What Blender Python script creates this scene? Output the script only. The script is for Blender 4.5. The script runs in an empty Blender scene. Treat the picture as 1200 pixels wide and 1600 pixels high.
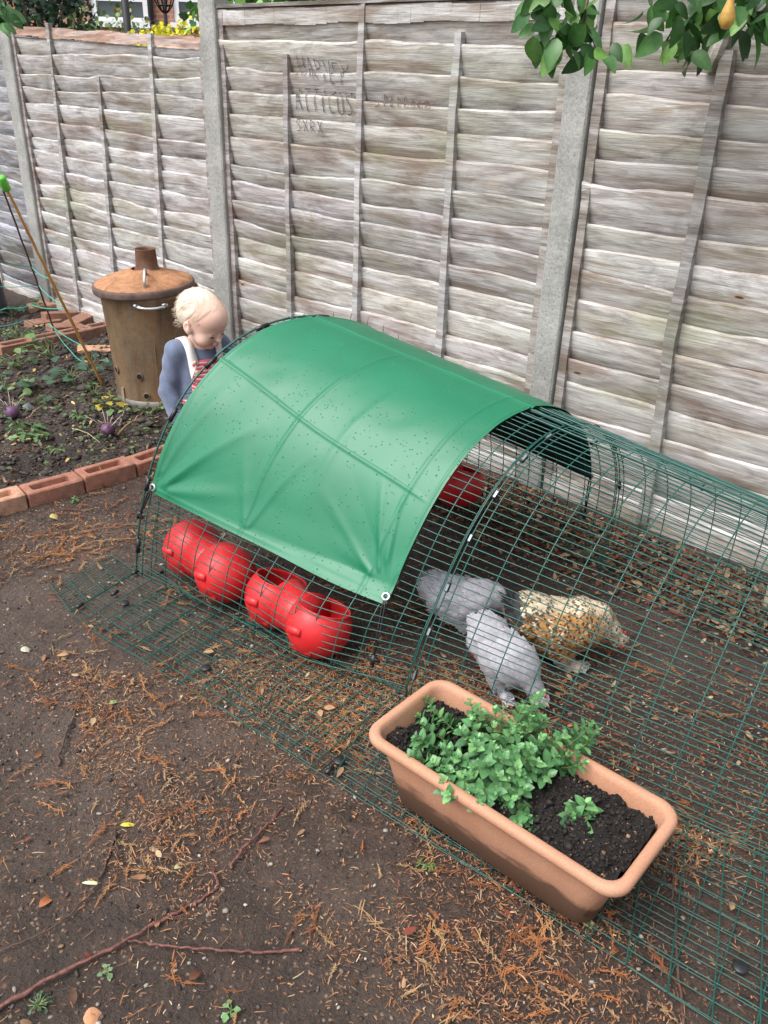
import bpy, math
import numpy as np
from mathutils import Matrix, Vector
R = math.radians
# ------------------------------------------------------------------ camera, sky, sun
scene = bpy.context.scene
COL = scene.collection
def cam_axes(pitch, roll):
    p, r = R(pitch), R(roll)
    F = np.array([0, math.cos(p), -math.sin(p)]); X = np.array([1., 0, 0]); U = np.cross(X, F)
    return X*math.cos(r)+U*math.sin(r), -X*math.sin(r)+U*math.cos(r), F
CR, CU, CF = cam_axes(27.65, 1.91)
cd = bpy.data.cameras.new('camera'); co = bpy.data.objects.new('camera', cd); COL.objects.link(co)
co.matrix_world = Matrix(((CR[0], CU[0], -CF[0], 0), (CR[1], CU[1], -CF[1], 0), (CR[2], CU[2], -CF[2], 1.5), (0, 0, 0, 1)))
cd.sensor_fit = 'VERTICAL'; cd.sensor_height = 24; cd.sensor_width = 24; cd.lens = 24*1304/1600
cd.clip_start = .02; cd.clip_end = 2000
scene.camera = co
SUN_EL, SUN_AZ = 58, 238          # azimuth: where the sun stands, degrees from +Y clockwise
w = bpy.data.worlds.new('World'); scene.world = w; w.use_nodes = True
nt = w.node_tree; nt.nodes.clear()
sky = nt.nodes.new('ShaderNodeTexSky'); sky.sky_type = 'NISHITA'; sky.sun_disc = False
sky.sun_elevation = R(SUN_EL); sky.sun_rotation = R(SUN_AZ); sky.dust_density = 4; sky.air_density = 1; sky.ozone_density = 1
hs = nt.nodes.new('ShaderNodeHueSaturation'); hs.inputs['Saturation'].default_value = .30
bg = nt.nodes.new('ShaderNodeBackground'); bg.inputs[1].default_value = .15
ow = nt.nodes.new('ShaderNodeOutputWorld')
nt.links.new(sky.outputs[0], hs.inputs['Color']); nt.links.new(hs.outputs[0], bg.inputs[0]); nt.links.new(bg.outputs[0], ow.inputs[0])
sd = bpy.data.lights.new('sun', 'SUN'); sd.energy = 1.5; sd.angle = R(45); sd.color = (1, .985, .965)
so = bpy.data.objects.new('sun', sd); COL.objects.link(so)
az, el = R(SUN_AZ), R(SUN_EL)
sv = Vector((math.sin(az)*math.cos(el), math.cos(az)*math.cos(el), math.sin(el)))
so.rotation_euler = sv.to_track_quat('Z', 'Y').to_euler(); so.location = sv*20
scene.view_settings.view_transform = 'Standard'; scene.view_settings.look = 'None'
scene.view_settings.exposure = .90; scene.view_settings.gamma = 1
scene.cycles.max_bounces = 6; scene.cycles.diffuse_bounces = 3; scene.cycles.transparent_max_bounces = 4

rng = np.random.default_rng(7)
# ------------------------------------------------------------------ helpers
def V3(*a): return np.array(a, float)
def unit(v):
    v = np.asarray(v, float); return v/np.maximum(np.linalg.norm(v, axis=-1, keepdims=True), 1e-12)
def at(x, y, Y):                      # point of the photograph at world depth Y (measuring aid)
    d = CR*(x-600)/1304+CU*(-(y-800))/1304+CF
    return V3(0, 0, 1.5)+d*(Y/d[1])
def gnd(x, y, z=0):
    d = CR*(x-600)/1304+CU*(-(y-800))/1304+CF
    return V3(0, 0, 1.5)+d*((z-1.5)/d[2])
_lat = {}
def vn(x, y, seed=0):
    if seed not in _lat: _lat[seed] = np.random.default_rng(seed+100).random((128, 128))
    L = _lat[seed]; x = np.asarray(x, float); y = np.asarray(y, float)
    xi = np.floor(x).astype(int); yi = np.floor(y).astype(int); fx = x-xi; fy = y-yi
    fx = fx*fx*(3-2*fx); fy = fy*fy*(3-2*fy)
    a = L[xi % 128, yi % 128]; b = L[(xi+1) % 128, yi % 128]; c = L[xi % 128, (yi+1) % 128]; d = L[(xi+1) % 128, (yi+1) % 128]
    return (a*(1-fx)+b*fx)*(1-fy)+(c*(1-fx)+d*fx)*fy
def sst(a, b, x):
    t = np.clip((np.asarray(x, float)-a)/(b-a), 0, 1); return t*t*(3-2*t)
def tag(o, label=None, cat=None, group=None, kind=None):
    if label: o['label'] = label
    if cat: o['category'] = cat
    if group: o['group'] = group
    if kind: o['kind'] = kind
    return o
def link(o, parent=None):
    COL.objects.link(o)
    if parent is not None: o.parent = parent
    return o
def empty(name, loc=(0, 0, 0), rz=0, **k):
    o = bpy.data.objects.new(name, None); o.location = Vector([float(v) for v in loc]); o.rotation_euler = (0, 0, rz); o.empty_display_size = .1
    link(o); return tag(o, **k)
def meshobj(name, V, F, m, parent=None, col=None, smooth=True, mi=None, **k):
    """V (n,3); F list of tuples or (m,4)/(m,3) array; m material or list; col per vertex rgb"""
    me = bpy.data.meshes.new(name); V = np.asarray(V, np.float32)
    if isinstance(F, np.ndarray):
        n, kk = F.shape
        me.vertices.add(len(V)); me.vertices.foreach_set('co', V.ravel())
        me.loops.add(n*kk); me.loops.foreach_set('vertex_index', F.astype(np.int32).ravel())
        me.polygons.add(n); me.polygons.foreach_set('loop_start', np.arange(0, n*kk, kk, dtype=np.int32))
        me.polygons.foreach_set('loop_total', np.full(n, kk, np.int32))
        me.update(calc_edges=True)
    else:
        me.from_pydata([tuple(map(float, v)) for v in V], [], [tuple(map(int, f)) for f in F])
    me.validate()
    if smooth: me.polygons.foreach_set('use_smooth', [True]*len(me.polygons))
    for mm in (m if isinstance(m, list) else [m]): me.materials.append(mm)
    if mi is not None: me.polygons.foreach_set('material_index', np.asarray(mi, np.int32))
    if col is not None:
        a = me.color_attributes.new('Col', 'FLOAT_COLOR', 'POINT')
        c = np.ones((len(V), 4), np.float32); c[:, :3] = col; a.data.foreach_set('color', c.ravel())
    o = bpy.data.objects.new(name, me); link(o, parent); return tag(o, **k)
class MB:
    """collects pieces, joined into one mesh"""
    def __init__(s): s.V = []; s.F = []; s.C = []; s.n = 0
    def add(s, V, F, c=None):
        V = np.asarray(V, float); s.V.append(V); s.F += [tuple(int(i)+s.n for i in f) for f in F]
        s.C.append(np.tile(np.asarray(c if c is not None else (1, 1, 1), float), (len(V), 1)) if c is None or np.ndim(c) == 1 else np.asarray(c)); s.n += len(V)
        return s
    def box(s, c, d, rz=0, c0=None, M=None):
        x, y, z = np.array(d)/2.
        P = np.array([(-x, -y, -z), (x, -y, -z), (x, y, -z), (-x, y, -z), (-x, -y, z), (x, -y, z), (x, y, z), (-x, y, z)])
        if rz: P = P@rotz(rz).T
        if M is not None: P = P@M.T
        return s.add(P+np.array(c), [(0, 3, 2, 1), (4, 5, 6, 7), (0, 1, 5, 4), (1, 2, 6, 5), (2, 3, 7, 6), (3, 0, 4, 7)], c0)
    def tube(s, P, r, n=6, c=None, cap=True, flat=None):
        V, F = tube(P, r, n, cap); return s.add(V, F, c)
    def lathe(s, prof, n=32, c=(0, 0, 0), M=None, col=None):
        V, F = lathe(prof, n)
        if M is not None: V = V@M.T
        return s.add(V+np.array(c), F, col)
    def build(s, name, m, parent=None, smooth=True, usecol=False, **k):
        return meshobj(name, np.vstack(s.V), s.F, m, parent, np.vstack(s.C) if usecol else None, smooth, **k)
def rotz(a): c, s = math.cos(a), math.sin(a); return np.array([[c, -s, 0], [s, c, 0], [0, 0, 1.]])
def roty(a): c, s = math.cos(a), math.sin(a); return np.array([[c, 0, s], [0, 1, 0], [-s, 0, c]])
def rotx(a): c, s = math.cos(a), math.sin(a); return np.array([[1, 0, 0], [0, c, -s], [0, s, c]])
def tube(P, r, n=6, cap=True):
    P = np.asarray(P, float); m = len(P); r = np.broadcast_to(np.asarray(r, float), (m,))
    T = np.gradient(P, axis=0); T = unit(T)
    ref = V3(0, 0, 1) if abs(T[0][2]) < .9 else V3(1, 0, 0)
    N = np.zeros_like(P); N[0] = unit(np.cross(T[0], ref))
    for i in range(1, m): v = N[i-1]-T[i]*(N[i-1]@T[i]); N[i] = unit(v)
    B = np.cross(T, N); a = np.arange(n)*2*math.pi/n
    V = (P[:, None]+r[:, None, None]*(np.cos(a)[None, :, None]*N[:, None]+np.sin(a)[None, :, None]*B[:, None])).reshape(-1, 3)
    F = []
    for i in range(m-1):
        for j in range(n):
            k = (j+1) % n; F.append((i*n+j, i*n+k, (i+1)*n+k, (i+1)*n+j))
    if cap: F.append(tuple(range(n-1, -1, -1))); F.append(tuple((m-1)*n+j for j in range(n)))
    return V, F
def lathe(prof, n=32):
    V = []; F = []
    for r, z in prof:
        for j in range(n): a = 2*math.pi*j/n; V.append((r*math.cos(a), r*math.sin(a), z))
    for i in range(len(prof)-1):
        for j in range(n): k = (j+1) % n; F.append((i*n+j, i*n+k, (i+1)*n+k, (i+1)*n+j))
    return np.array(V), F
def wires(paths, r, n=5):
    Vs = []; Fs = []; o = 0
    for P in paths:
        V, F = tube(P, r, n, False); Vs.append(V); Fs.append(np.array(F)+o); o += len(V)
    return np.vstack(Vs), np.vstack(Fs)
def scatter(tV, tF, M, T, col=None, tcol=None):
    """copies of a template: M (N,3,3), T (N,3), col (N,3)"""
    N = len(T); n = len(tV)
    V = (np.einsum('nij,vj->nvi', M, tV)+T[:, None]).reshape(-1, 3)
    F = (np.asarray(tF)[None]+(np.arange(N)*n)[:, None, None]).reshape(-1, np.asarray(tF).shape[1])
    C = None
    if col is not None:
        C = np.repeat(col[:, None], n, 1)
        if tcol is not None: C = C*tcol[None]
        C = C.reshape(-1, 3)
    return V, F, C
def frames(d, nrm):
    """rotation matrices with x = d, z ~ nrm"""
    d = unit(d); y = unit(np.cross(nrm, d)); z = np.cross(d, y)
    return np.stack([d, y, z], -1)
def leaf_t(L=1, W=.5, k=5, fold=.15, curl=.2, serr=0):
    xs = np.linspace(0, 1, k+1); V = []
    for i, x in enumerate(xs):
        wd = W/2*math.sin(math.pi*min(1, x**.8*.97+.015))**.8
        if serr and i % 2: wd *= 1-serr
        z = -curl*x*x
        V += [(x*L, -wd, z+fold*wd*2), (x*L, 0, z), (x*L, wd, z+fold*wd*2)]
    F = []
    for i in range(k):
        a = i*3; F += [(a, a+3, a+4, a+1), (a+1, a+4, a+5, a+2)]
    return np.array(V), np.array(F)
# ---- signed distance fields
def ell(P, c, r, M=None):
    q = P-np.array(c)
    if M is not None: q = q@M      # M columns = local axes
    r = np.array(r, float); k0 = np.linalg.norm(q/r, axis=-1); k1 = np.linalg.norm(q/(r*r), axis=-1)
    return k0*(k0-1)/np.maximum(k1, 1e-9)
def cap(P, a, b, ra, rb):
    a = np.array(a, float); b = np.array(b, float); ab = b-a
    t = np.clip(((P-a)@ab)/(ab@ab), 0, 1); return np.linalg.norm(P-a-t[..., None]*ab, axis=-1)-(ra+(rb-ra)*t)
def smin(a, b, k):
    h = np.clip(.5+.5*(b-a)/k, 0, 1); return b*(1-h)+a*h-k*h*(1-h)
def smax(a, b, k): return -smin(-a, -b, k)
def chain(P, pts, rs, k=.01):
    d = None
    for i in range(len(pts)-1):
        e = cap(P, pts[i], pts[i+1], rs[i], rs[i+1]); d = e if d is None else smin(d, e, k)
    return d
def nets(fn, lo, hi, h):
    lo = np.array(lo, float); n = np.ceil((np.array(hi)-lo)/h).astype(int)+1
    g = np.stack(np.meshgrid(*[lo[i]+h*np.arange(n[i]) for i in range(3)], indexing='ij'), -1)
    D = fn(g.reshape(-1, 3)).reshape(n)
    S = D < 0; acc = np.zeros((n[0]-1, n[1]-1, n[2]-1, 3)); cnt = np.zeros(acc.shape[:3])
    cr = [(a, b, c) for a in (0, 1) for b in (0, 1) for c in (0, 1)]
    def sub(A, o): return A[o[0]:o[0]+n[0]-1, o[1]:o[1]+n[1]-1, o[2]:o[2]+n[2]-1]
    for o in cr:
        for ax in range(3):
            if o[ax]: continue
            o2 = list(o); o2[ax] = 1; a = sub(D, o); b = sub(D, o2); x = (a < 0) != (b < 0)
            t = np.where(x, a/np.where(x, a-b, 1), 0)
            for i in range(3): acc[..., i] += np.where(x, o[i]+(t if i == ax else 0), 0)
            cnt += x
    act = cnt > 0; idx = -np.ones(act.shape, int); idx[act] = np.arange(act.sum())
    ijk = np.argwhere(act); V = lo+h*(ijk+acc[act]/cnt[act][:, None]); F = []
    for ax in range(3):
        u, v = [(1, 2), (2, 0), (0, 1)][ax]
        sl = [slice(1, n[i]-1) for i in range(3)]; sl[ax] = slice(0, n[ax]-1); s2 = list(sl); s2[ax] = slice(1, n[ax])
        A = S[tuple(sl)]; B = S[tuple(s2)]; pts = np.argwhere(A != B)
        if not len(pts): continue
        base = pts+np.array([sl[i].start for i in range(3)]); flip = A[tuple(pts.T)]
        q = []
        for du, dv in ((0, 0), (-1, 0), (-1, -1), (0, -1)):
            b = base.copy(); b[:, u] += du; b[:, v] += dv; q.append(idx[b[:, 0], b[:, 1], b[:, 2]])
        q = np.stack(q, 1); q[~flip] = q[~flip][:, ::-1]; F.append(q)
    return V, np.vstack(F)
def grad(fn, P, e=.001):
    g = np.stack([fn(P+np.eye(3)[i]*e)-fn(P-np.eye(3)[i]*e) for i in range(3)], -1); return unit(g)
# ------------------------------------------------------------------ materials
class NT:
    def __init__(s, name):
        s.m = bpy.data.materials.new(name); s.m.use_nodes = True; s.t = s.m.node_tree; s.b = s.t.nodes['Principled BSDF']; s.out = s.t.nodes['Material Output']
    def n(s, t, **k):
        o = s.t.nodes.new('ShaderNode'+t)
        for a, b in k.items(): setattr(o, a, b)
        return o
    def l(s, a, b): s.t.links.new(a, b)
    def co(s, which='Object', scale=(1, 1, 1), loc=(0, 0, 0), rot=(0, 0, 0)):
        t = s.n('TexCoord'); m = s.n('Mapping'); m.inputs['Scale'].default_value = scale; m.inputs['Location'].default_value = loc; m.inputs['Rotation'].default_value = rot
        s.l(t.outputs[which], m.inputs['Vector']); return m.outputs[0]
    def noise(s, v, sc, det=4, rough=.6, dist=0):
        o = s.n('TexNoise'); o.inputs['Scale'].default_value = sc; o.inputs['Detail'].default_value = det; o.inputs['Roughness'].default_value = rough; o.inputs['Distortion'].default_value = dist
        if v is not None: s.l(v, o.inputs['Vector'])
        return o.outputs[0]
    def vor(s, v, sc, feature='F1', out='Distance', rand=1):
        o = s.n('TexVoronoi'); o.feature = feature; o.inputs['Scale'].default_value = sc; o.inputs['Randomness'].default_value = rand
        if v is not None: s.l(v, o.inputs['Vector'])
        return o.outputs[out]
    def ramp(s, f, stops):
        r = s.n('ValToRGB'); e = r.color_ramp.elements
        while len(e) < len(stops): e.new(.5)
        for x, (p, c) in zip(e, stops):
            x.position = p; x.color = (*c, 1) if len(c) == 3 else c
        s.l(f, r.inputs[0]); return r.outputs[0]
    def g(s, f, a, b): return s.ramp(f, [(a, (0, 0, 0)), (b, (1, 1, 1))] if a < b else [(b, (1, 1, 1)), (a, (0, 0, 0))])
    def mix(s, a, b, f, mode='MIX'):
        m = s.n('Mix', data_type='RGBA', blend_type=mode)
        for v, i in ((f, 0), (a, 6), (b, 7)):
            if isinstance(v, (int, float)): m.inputs[i].default_value = v
            elif isinstance(v, tuple): m.inputs[i].default_value = (*v, 1)
            else: s.l(v, m.inputs[i])
        return m.outputs[2]
    def math(s, op, a, b=0):
        m = s.n('Math', operation=op)
        for v, i in ((a, 0), (b, 1)):
            if isinstance(v, (int, float)): m.inputs[i].default_value = v
            else: s.l(v, m.inputs[i])
        return m.outputs[0]
    def attr(s, name='Col'): a = s.n('Attribute'); a.attribute_name = name; return a.outputs['Color']
    def set(s, **k):
        for a, v in k.items():
            i = s.b.inputs[{'base': 'Base Color', 'rough': 'Roughness', 'metal': 'Metallic', 'spec': 'Specular IOR Level', 'coat': 'Coat Weight', 'sss': 'Subsurface Weight', 'sheen': 'Sheen Weight', 'trans': 'Transmission Weight', 'crough': 'Coat Roughness'}[a]]
            if isinstance(v, (int, float)): i.default_value = v
            elif isinstance(v, tuple): i.default_value = (*v, 1)
            else: s.l(v, i)
        return s
    def bump(s, h, st=.5, d=.01, prev=None):
        b = s.n('Bump'); b.inputs['Strength'].default_value = st; b.inputs['Distance'].default_value = d; s.l(h, b.inputs['Height'])
        if prev is not None: s.l(prev, b.inputs['Normal'])
        s.l(b.outputs[0], s.b.inputs['Normal']); return b.outputs[0]
def simple(name, c, rough=.5, metal=0, var=.12, sc=20, bump=0, **k):
    t = NT(name); v = t.co(); nz = t.noise(v, sc, 5)
    lo = tuple(x*(1-var) for x in c); hi = tuple(min(1, x*(1+var)) for x in c)
    t.set(base=t.ramp(nz, [(.3, lo), (.7, hi)]), rough=rough, metal=metal, **k)
    if bump: t.bump(t.noise(v, sc*6, 3), bump, .002)
    return t.m
def vcol(name, rough=.6, var=.25, sc=60, trans=0, bump=0, **k):
    t = NT(name); v = t.co(); nz = t.noise(v, sc, 4)
    c = t.mix(t.attr(), t.ramp(nz, [(.3, (1-var,)*3), (.7, (1+var*.3,)*3)]), 1.0, 'MULTIPLY'); t.set(base=c, rough=rough, **k)
    if bump: t.bump(t.noise(v, sc*3, 3), bump, .003)
    if trans:
        tr = t.n('BsdfTranslucent'); mx = t.n('MixShader'); mx.inputs[0].default_value = trans
        t.l(c, tr.inputs[0]); t.l(t.b.outputs[0], mx.inputs[1]); t.l(tr.outputs[0], mx.inputs[2]); t.l(mx.outputs[0], t.out.inputs[0])
    return t.m
def m_soil():
    t = NT('soil'); v = t.co(); big = t.noise(v, 1.6, 3); mid = t.noise(v, 14, 6, .7); fine = t.noise(v, 160, 4, .7)
    c = t.ramp(mid, [(.25, (.021, .0125, .0085)), (.5, (.049, .031, .0225)), (.75, (.087, .061, .046))])
    c = t.mix(c, (.102, .074, .059), t.g(big, .46, .72)); c = t.mix(c, t.ramp(fine, [(.3, (.55, .55, .55)), (.7, (1.35, 1.3, 1.25))]), 1.0, 'MULTIPLY')
    c = t.mix(c, t.attr(), 1.0, 'MULTIPLY')
    d = t.vor(v, 95); cc = t.vor(v, 95, out='Color'); sp = t.math('MULTIPLY', t.g(d, .34, .26), t.g(cc, .72, .8))
    c = t.mix(c, (.19, .14, .10), sp)
    d2 = t.vor(v, 38); c2 = t.vor(v, 38, out='Color'); sp2 = t.math('MULTIPLY', t.g(d2, .24, .18), t.g(c2, .8, .86)); c = t.mix(c, (.13, .065, .032), sp2)
    t.set(base=c, rough=t.ramp(mid, [(.3, (.55,)*3), (.7, (.9,)*3)]))
    b = t.bump(mid, .7, .02); b = t.bump(fine, .9, .008, b); t.bump(t.vor(v, 60), .5, .006, b)
    return t.m
def m_wood():
    t = NT('weathered wood'); tint = t.attr()
    v = t.co(scale=(1, 1, 1)); g1 = t.noise(t.co(scale=(1.0, 5, 15)), 2.6, 8, .66, 1.1); g2 = t.noise(t.co(scale=(3, 20, 150)), 3, 4, .7, .3)
    low = t.noise(t.co(scale=(1.0, 1, 5)), 2.1, 5, .6, .8); alg = t.noise(t.co(scale=(.8, 1, 2.2), loc=(3, 0, 1)), 2.0, 5, .6)
    c = t.ramp(g1, [(.28, (.165, .152, .145)), (.38, (.37, .36, .352)), (.50, (.57, .565, .562)), (.68, (.74, .742, .745))])
    c = t.mix(c, (.27, .20, .155), t.math('MULTIPLY', t.g(low, .45, .64), .8))
    c = t.mix(c, (.30, .31, .19), t.math('MULTIPLY', t.g(alg, .50, .66), .6))
    c = t.mix(c, t.ramp(g2, [(.32, (.70, .69, .68)), (.6, (1.12, 1.12, 1.12))]), 1.0, 'MULTIPLY')
    c = t.mix(c, tint, 1.0, 'MULTIPLY')
    sm = t.noise(t.co(scale=(1.6, 1, 7), loc=(5, 2, 3)), 2.4, 7, .68, 1.4); c = t.mix(c, (.15, .125, .115), t.math('MULTIPLY', t.g(sm, .47, .66), .55))
    w2 = t.noise(t.co(scale=(1.1, 1, 9), loc=(1, 7, 5)), 2.2, 6, .6, .8); c = t.mix(c, (.78, .775, .765), t.math('MULTIPLY', t.g(w2, .50, .70), .45))
    kv = t.co(scale=(2.6, 1, 9)); kd = t.vor(kv, 1.0); kc = t.vor(kv, 1.0, out='Color')
    on = t.g(kc, .66, .70); k1 = t.math('MULTIPLY', t.g(kd, .13, .09), on); k2 = t.math('MULTIPLY', t.g(kd, .055, .035), on)
    c = t.mix(c, (.42, .33, .24), t.math('MULTIPLY', k1, .6)); c = t.mix(c, (.11, .05, .03), k2)
    t.set(base=c, rough=.85, spec=.25); b = t.bump(g1, .35, .012); t.bump(g2, .5, .004, b)
    return t.m
def m_concrete():
    t = NT('concrete'); v = t.co(); a = t.noise(v, 5, 5); f = t.noise(v, 130, 4, .7); d = t.vor(v, 55); cc = t.vor(v, 55, out='Color')
    c = t.ramp(a, [(.3, (.25, .25, .235)), (.7, (.42, .415, .39))]); c = t.mix(c, t.ramp(f, [(.3, (.7,)*3), (.7, (1.15,)*3)]), 1.0, 'MULTIPLY')
    c = t.mix(c, (.10, .095, .09), t.math('MULTIPLY', t.g(d, .20, .12), t.math('MULTIPLY', t.g(cc, .66, .74), .6)))
    t.set(base=c, rough=.9); b = t.bump(f, .4, .004); t.bump(d, .3, .004, b); return t.m
def m_brick(name, c1, c2):
    t = NT(name); v = t.co(); a = t.noise(v, 22, 5, .65); f = t.noise(v, 200, 3, .7); s = t.noise(v, 9, 4)
    c = t.ramp(a, [(.3, c1), (.7, c2)]); c = t.mix(c, (.09, .07, .055), t.math('MULTIPLY', t.g(s, .5, .72), .7)); c = t.mix(c, t.ramp(f, [(.3, (.7,)*3), (.7, (1.15,)*3)]), 1.0, 'MULTIPLY')
    t.set(base=c, rough=.85); b = t.bump(a, .4, .008); t.bump(f, .5, .003, b); return t.m
def m_rust():
    t = NT('rusted steel'); v = t.co(scale=(1, 1, .45)); a = t.noise(v, 7, 6, .65, .5); st = t.noise(t.co(scale=(14, 14, .8)), 2, 4, .6); f = t.noise(t.co(), 90, 4, .7); lo = t.noise(t.co(), 3.2, 4)
    c = t.ramp(a, [(.28, (.10, .062, .036)), (.45, (.185, .115, .062)), (.6, (.25, .165, .09)), (.78, (.33, .16, .06))])
    c = t.mix(c, (.20, .175, .135), t.math('MULTIPLY', t.g(st, .5, .7), .6)); c = t.mix(c, (.36, .13, .045), t.math('MULTIPLY', t.g(lo, .55, .7), .55))
    c = t.mix(c, t.ramp(f, [(.3, (.75,)*3), (.7, (1.12,)*3)]), 1.0, 'MULTIPLY'); t.set(base=c, rough=.6, metal=.25); t.bump(f, .3, .002); return t.m
def m_lid():
    t = NT('orange rust'); v = t.co(); a = t.noise(t.co(scale=(1, 1, 1)), 9, 6, .7, .8); f = t.noise(v, 80, 4, .7)
    c = t.ramp(a, [(.30, (.12, .06, .038)), (.42, (.27, .125, .06)), (.56, (.42, .20, .095)), (.74, (.50, .30, .16))])
    c = t.mix(c, t.ramp(f, [(.3, (.75,)*3), (.7, (1.12,)*3)]), 1.0, 'MULTIPLY'); t.set(base=c, rough=.8); t.bump(f, .4, .003); return t.m
def m_tarp():
    t = NT('green coated fabric'); v = t.co(); a = t.noise(v, 4, 3); w_ = t.noise(v, 500, 2)
    c = t.ramp(a, [(.3, (.007, .134, .063)), (.7, (.009, .158, .076))])
    d = t.vor(v, 150); cc = t.vor(v, 150, out='Color'); sel = t.g(cc, .78, .82)
    drop = t.math('MULTIPLY', t.g(d, .34, .10), sel)
    d2 = t.vor(v, 62); c2 = t.vor(v, 62, out='Color'); drop2 = t.math('MULTIPLY', t.g(d2, .20, .06), t.g(c2, .84, .87))
    dr = t.math('MAXIMUM', drop, drop2)
    c = t.mix(c, (.008, .14, .075), t.math('MULTIPLY', dr, .5))
    t.set(base=c, rough=t.ramp(dr, [(0, (.43,)*3), (.6, (.08,)*3)]), spec=.5)
    b = t.bump(w_, .08, .001); t.bump(dr, .6, .003, b); return t.m
def m_terra():
    t = NT('terracotta plastic'); v = t.co(); a = t.noise(v, 6, 5); f = t.noise(v, 260, 3, .7); s = t.noise(t.co(scale=(1, 1, 3)), 5, 5, .6)
    c = t.ramp(a, [(.3, (.42, .205, .120)), (.7, (.49, .265, .170))]); c = t.mix(c, t.ramp(f, [(.3, (.82,)*3), (.7, (1.1,)*3)]), 1.0, 'MULTIPLY')
    sep = t.n('SeparateXYZ'); t.l(t.co(), sep.inputs[0]); low = t.math('ADD', t.math('MULTIPLY', sep.outputs[2], -6), s)    # darker brown towards the foot of the wall
    c = t.mix(c, (.095, .055, .036), t.math('MULTIPLY', t.g(low, -1.3, .15), .85)); t.set(base=c, rough=.65, spec=.35); t.bump(f, .25, .002); return t.m
def m_stripes():
    t = NT('striped cotton'); v = t.co(); sep = t.n('SeparateXYZ'); t.l(v, sep.inputs[0]); nz = t.noise(v, 14, 2)
    z = t.math('ADD', sep.outputs[2], t.math('MULTIPLY', nz, .012)); s = t.math('SINE', t.math('MULTIPLY', z, 2*math.pi/.0125))
    c = t.mix((.50, .055, .085), (.66, .42, .42), t.g(s, .15, .75)); t.set(base=c, rough=.9, sheen=.3); t.bump(t.noise(v, 400, 2), .3, .001); return t.m
def m_brickwall():
    t = NT('brick wall'); v = t.co(rot=(R(90), 0, 0)); b = t.n('TexBrick'); b.inputs['Scale'].default_value = 1; b.inputs['Brick Width'].default_value = .225; b.inputs['Row Height'].default_value = .075; b.inputs['Mortar Size'].default_value = .008
    b.inputs['Color1'].default_value = (.42, .17, .10, 1); b.inputs['Color2'].default_value = (.30, .12, .075, 1); b.inputs['Mortar'].default_value = (.35, .30, .25, 1); t.l(v, b.inputs[0]); t.set(base=b.outputs[0], rough=.9); return t.m
def m_red():
    t = NT('red plastic'); v = t.co(); a = t.noise(v, 12, 5, .65); f = t.noise(v, 55, 5, .75); c = t.ramp(a, [(.3, (.50, .014, .017)), (.7, (.58, .022, .026))])
    c = t.mix(c, (.24, .10, .06), t.math('MULTIPLY', t.g(f, .56, .70), t.math('MULTIPLY', t.g(a, .44, .60), .45))); t.set(base=c, rough=t.ramp(f, [(.3, (.34,)*3), (.7, (.52,)*3)]), spec=.45); return t.m
M = dict(
    soil=m_soil(), wood=m_wood(), conc=m_concrete(), rust=m_rust(), lid=m_lid(), tarp=m_tarp(), terra=m_terra(), stripes=m_stripes(), house=m_brickwall(),
    brick=m_brick('red brick', (.26, .105, .068), (.42, .20, .135)), brickp=m_brick('pale brick', (.42, .20, .12), (.60, .36, .24)),
    brickd=m_brick('dirty brick', (.19, .09, .062), (.33, .17, .115)),
    tarpin=simple('black underside', (.006, .012, .010), .6), wire=simple('green plastic coated wire', (.010, .080, .064), .32, var=.25, sc=40),
    wireb=simple('dark green frame', (.012, .070, .056), .35), blk=simple('black plastic', (.012, .013, .015), .4), navy=simple('dark blue plastic', (.02, .025, .035), .5),
    steel=simple('galvanised steel', (.62, .63, .64), .3, .9), clip=simple('pale clip face', (.20, .25, .26), .3, .5),
    red=m_red(), dark=simple('hole_shade', (.006, .005, .004), .9),
    litter=vcol('dry litter', .8, .3, 90, spec=.2), leafm=vcol('fresh leaves', .42, .3, 60, .25), leafd=vcol('dull leaves', .5, .35, 40, .2), soilp=None,
    feather=vcol('feathers', .85, .12, 120, .10, sheen=.08), stone=vcol('stones', .75, .3, 90), bark=simple('bark', (.15, .10, .075), .85, var=.35, sc=60, bump=.6),
    twig=simple('red twig', (.145, .055, .042), .55, var=.6, sc=110, bump=.8), twigd=simple('dark twig', (.07, .04, .032), .6, var=.4, sc=60, bump=.4),
    cane=simple('bamboo cane', (.56, .30, .09), .5, var=.2, sc=30), lime=simple('lime plastic', (.12, .50, .05), .5), string=simple('green string', (.06, .42, .33), .5),
    rustrod=simple('rusty rod', (.13, .06, .035), .7, var=.3, sc=50), pot=simple('potting compost', (.0085, .006, .005), .95, var=.6, sc=110, bump=1.0),
    skin=None, shirt=simple('slate blue jersey', (.125, .155, .235), .9, var=.18, sc=30, bump=.4, sheen=.3), white=simple('white cotton', (.78, .76, .74), .85, var=.05), hairm=vcol('fair hair', .5, .1, 50),
    button=simple('wood button', (.55, .42, .22), .5), upvc=simple('white window frame', (.75, .76, .78), .4, var=.03), glass=simple('dark window glass', (.06, .08, .09), .08, spec=.8),
    ink=simple('charcoal writing', (.13, .12, .12), .9, var=.6, sc=60), pear=None, kohl=simple('purple skin', (.11, .045, .10), .5, var=.45, sc=50), comb=simple('red comb', (.50, .06, .06), .5), beak=simple('horn', (.42, .30, .17), .5),
    eyem=simple('dark eye', (.01, .008, .008), .15), lip=simple('lips', (.60, .24, .21), .4), dead=vcol('grey stalks', .8, .2, 60), roof=simple('roof tiles', (.16, .08, .06), .9), plank=simple('pale timber', (.42, .36, .26), .85, var=.25, sc=25), shoe=simple('white shoe', (.7, .7, .72), .5),
)
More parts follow.
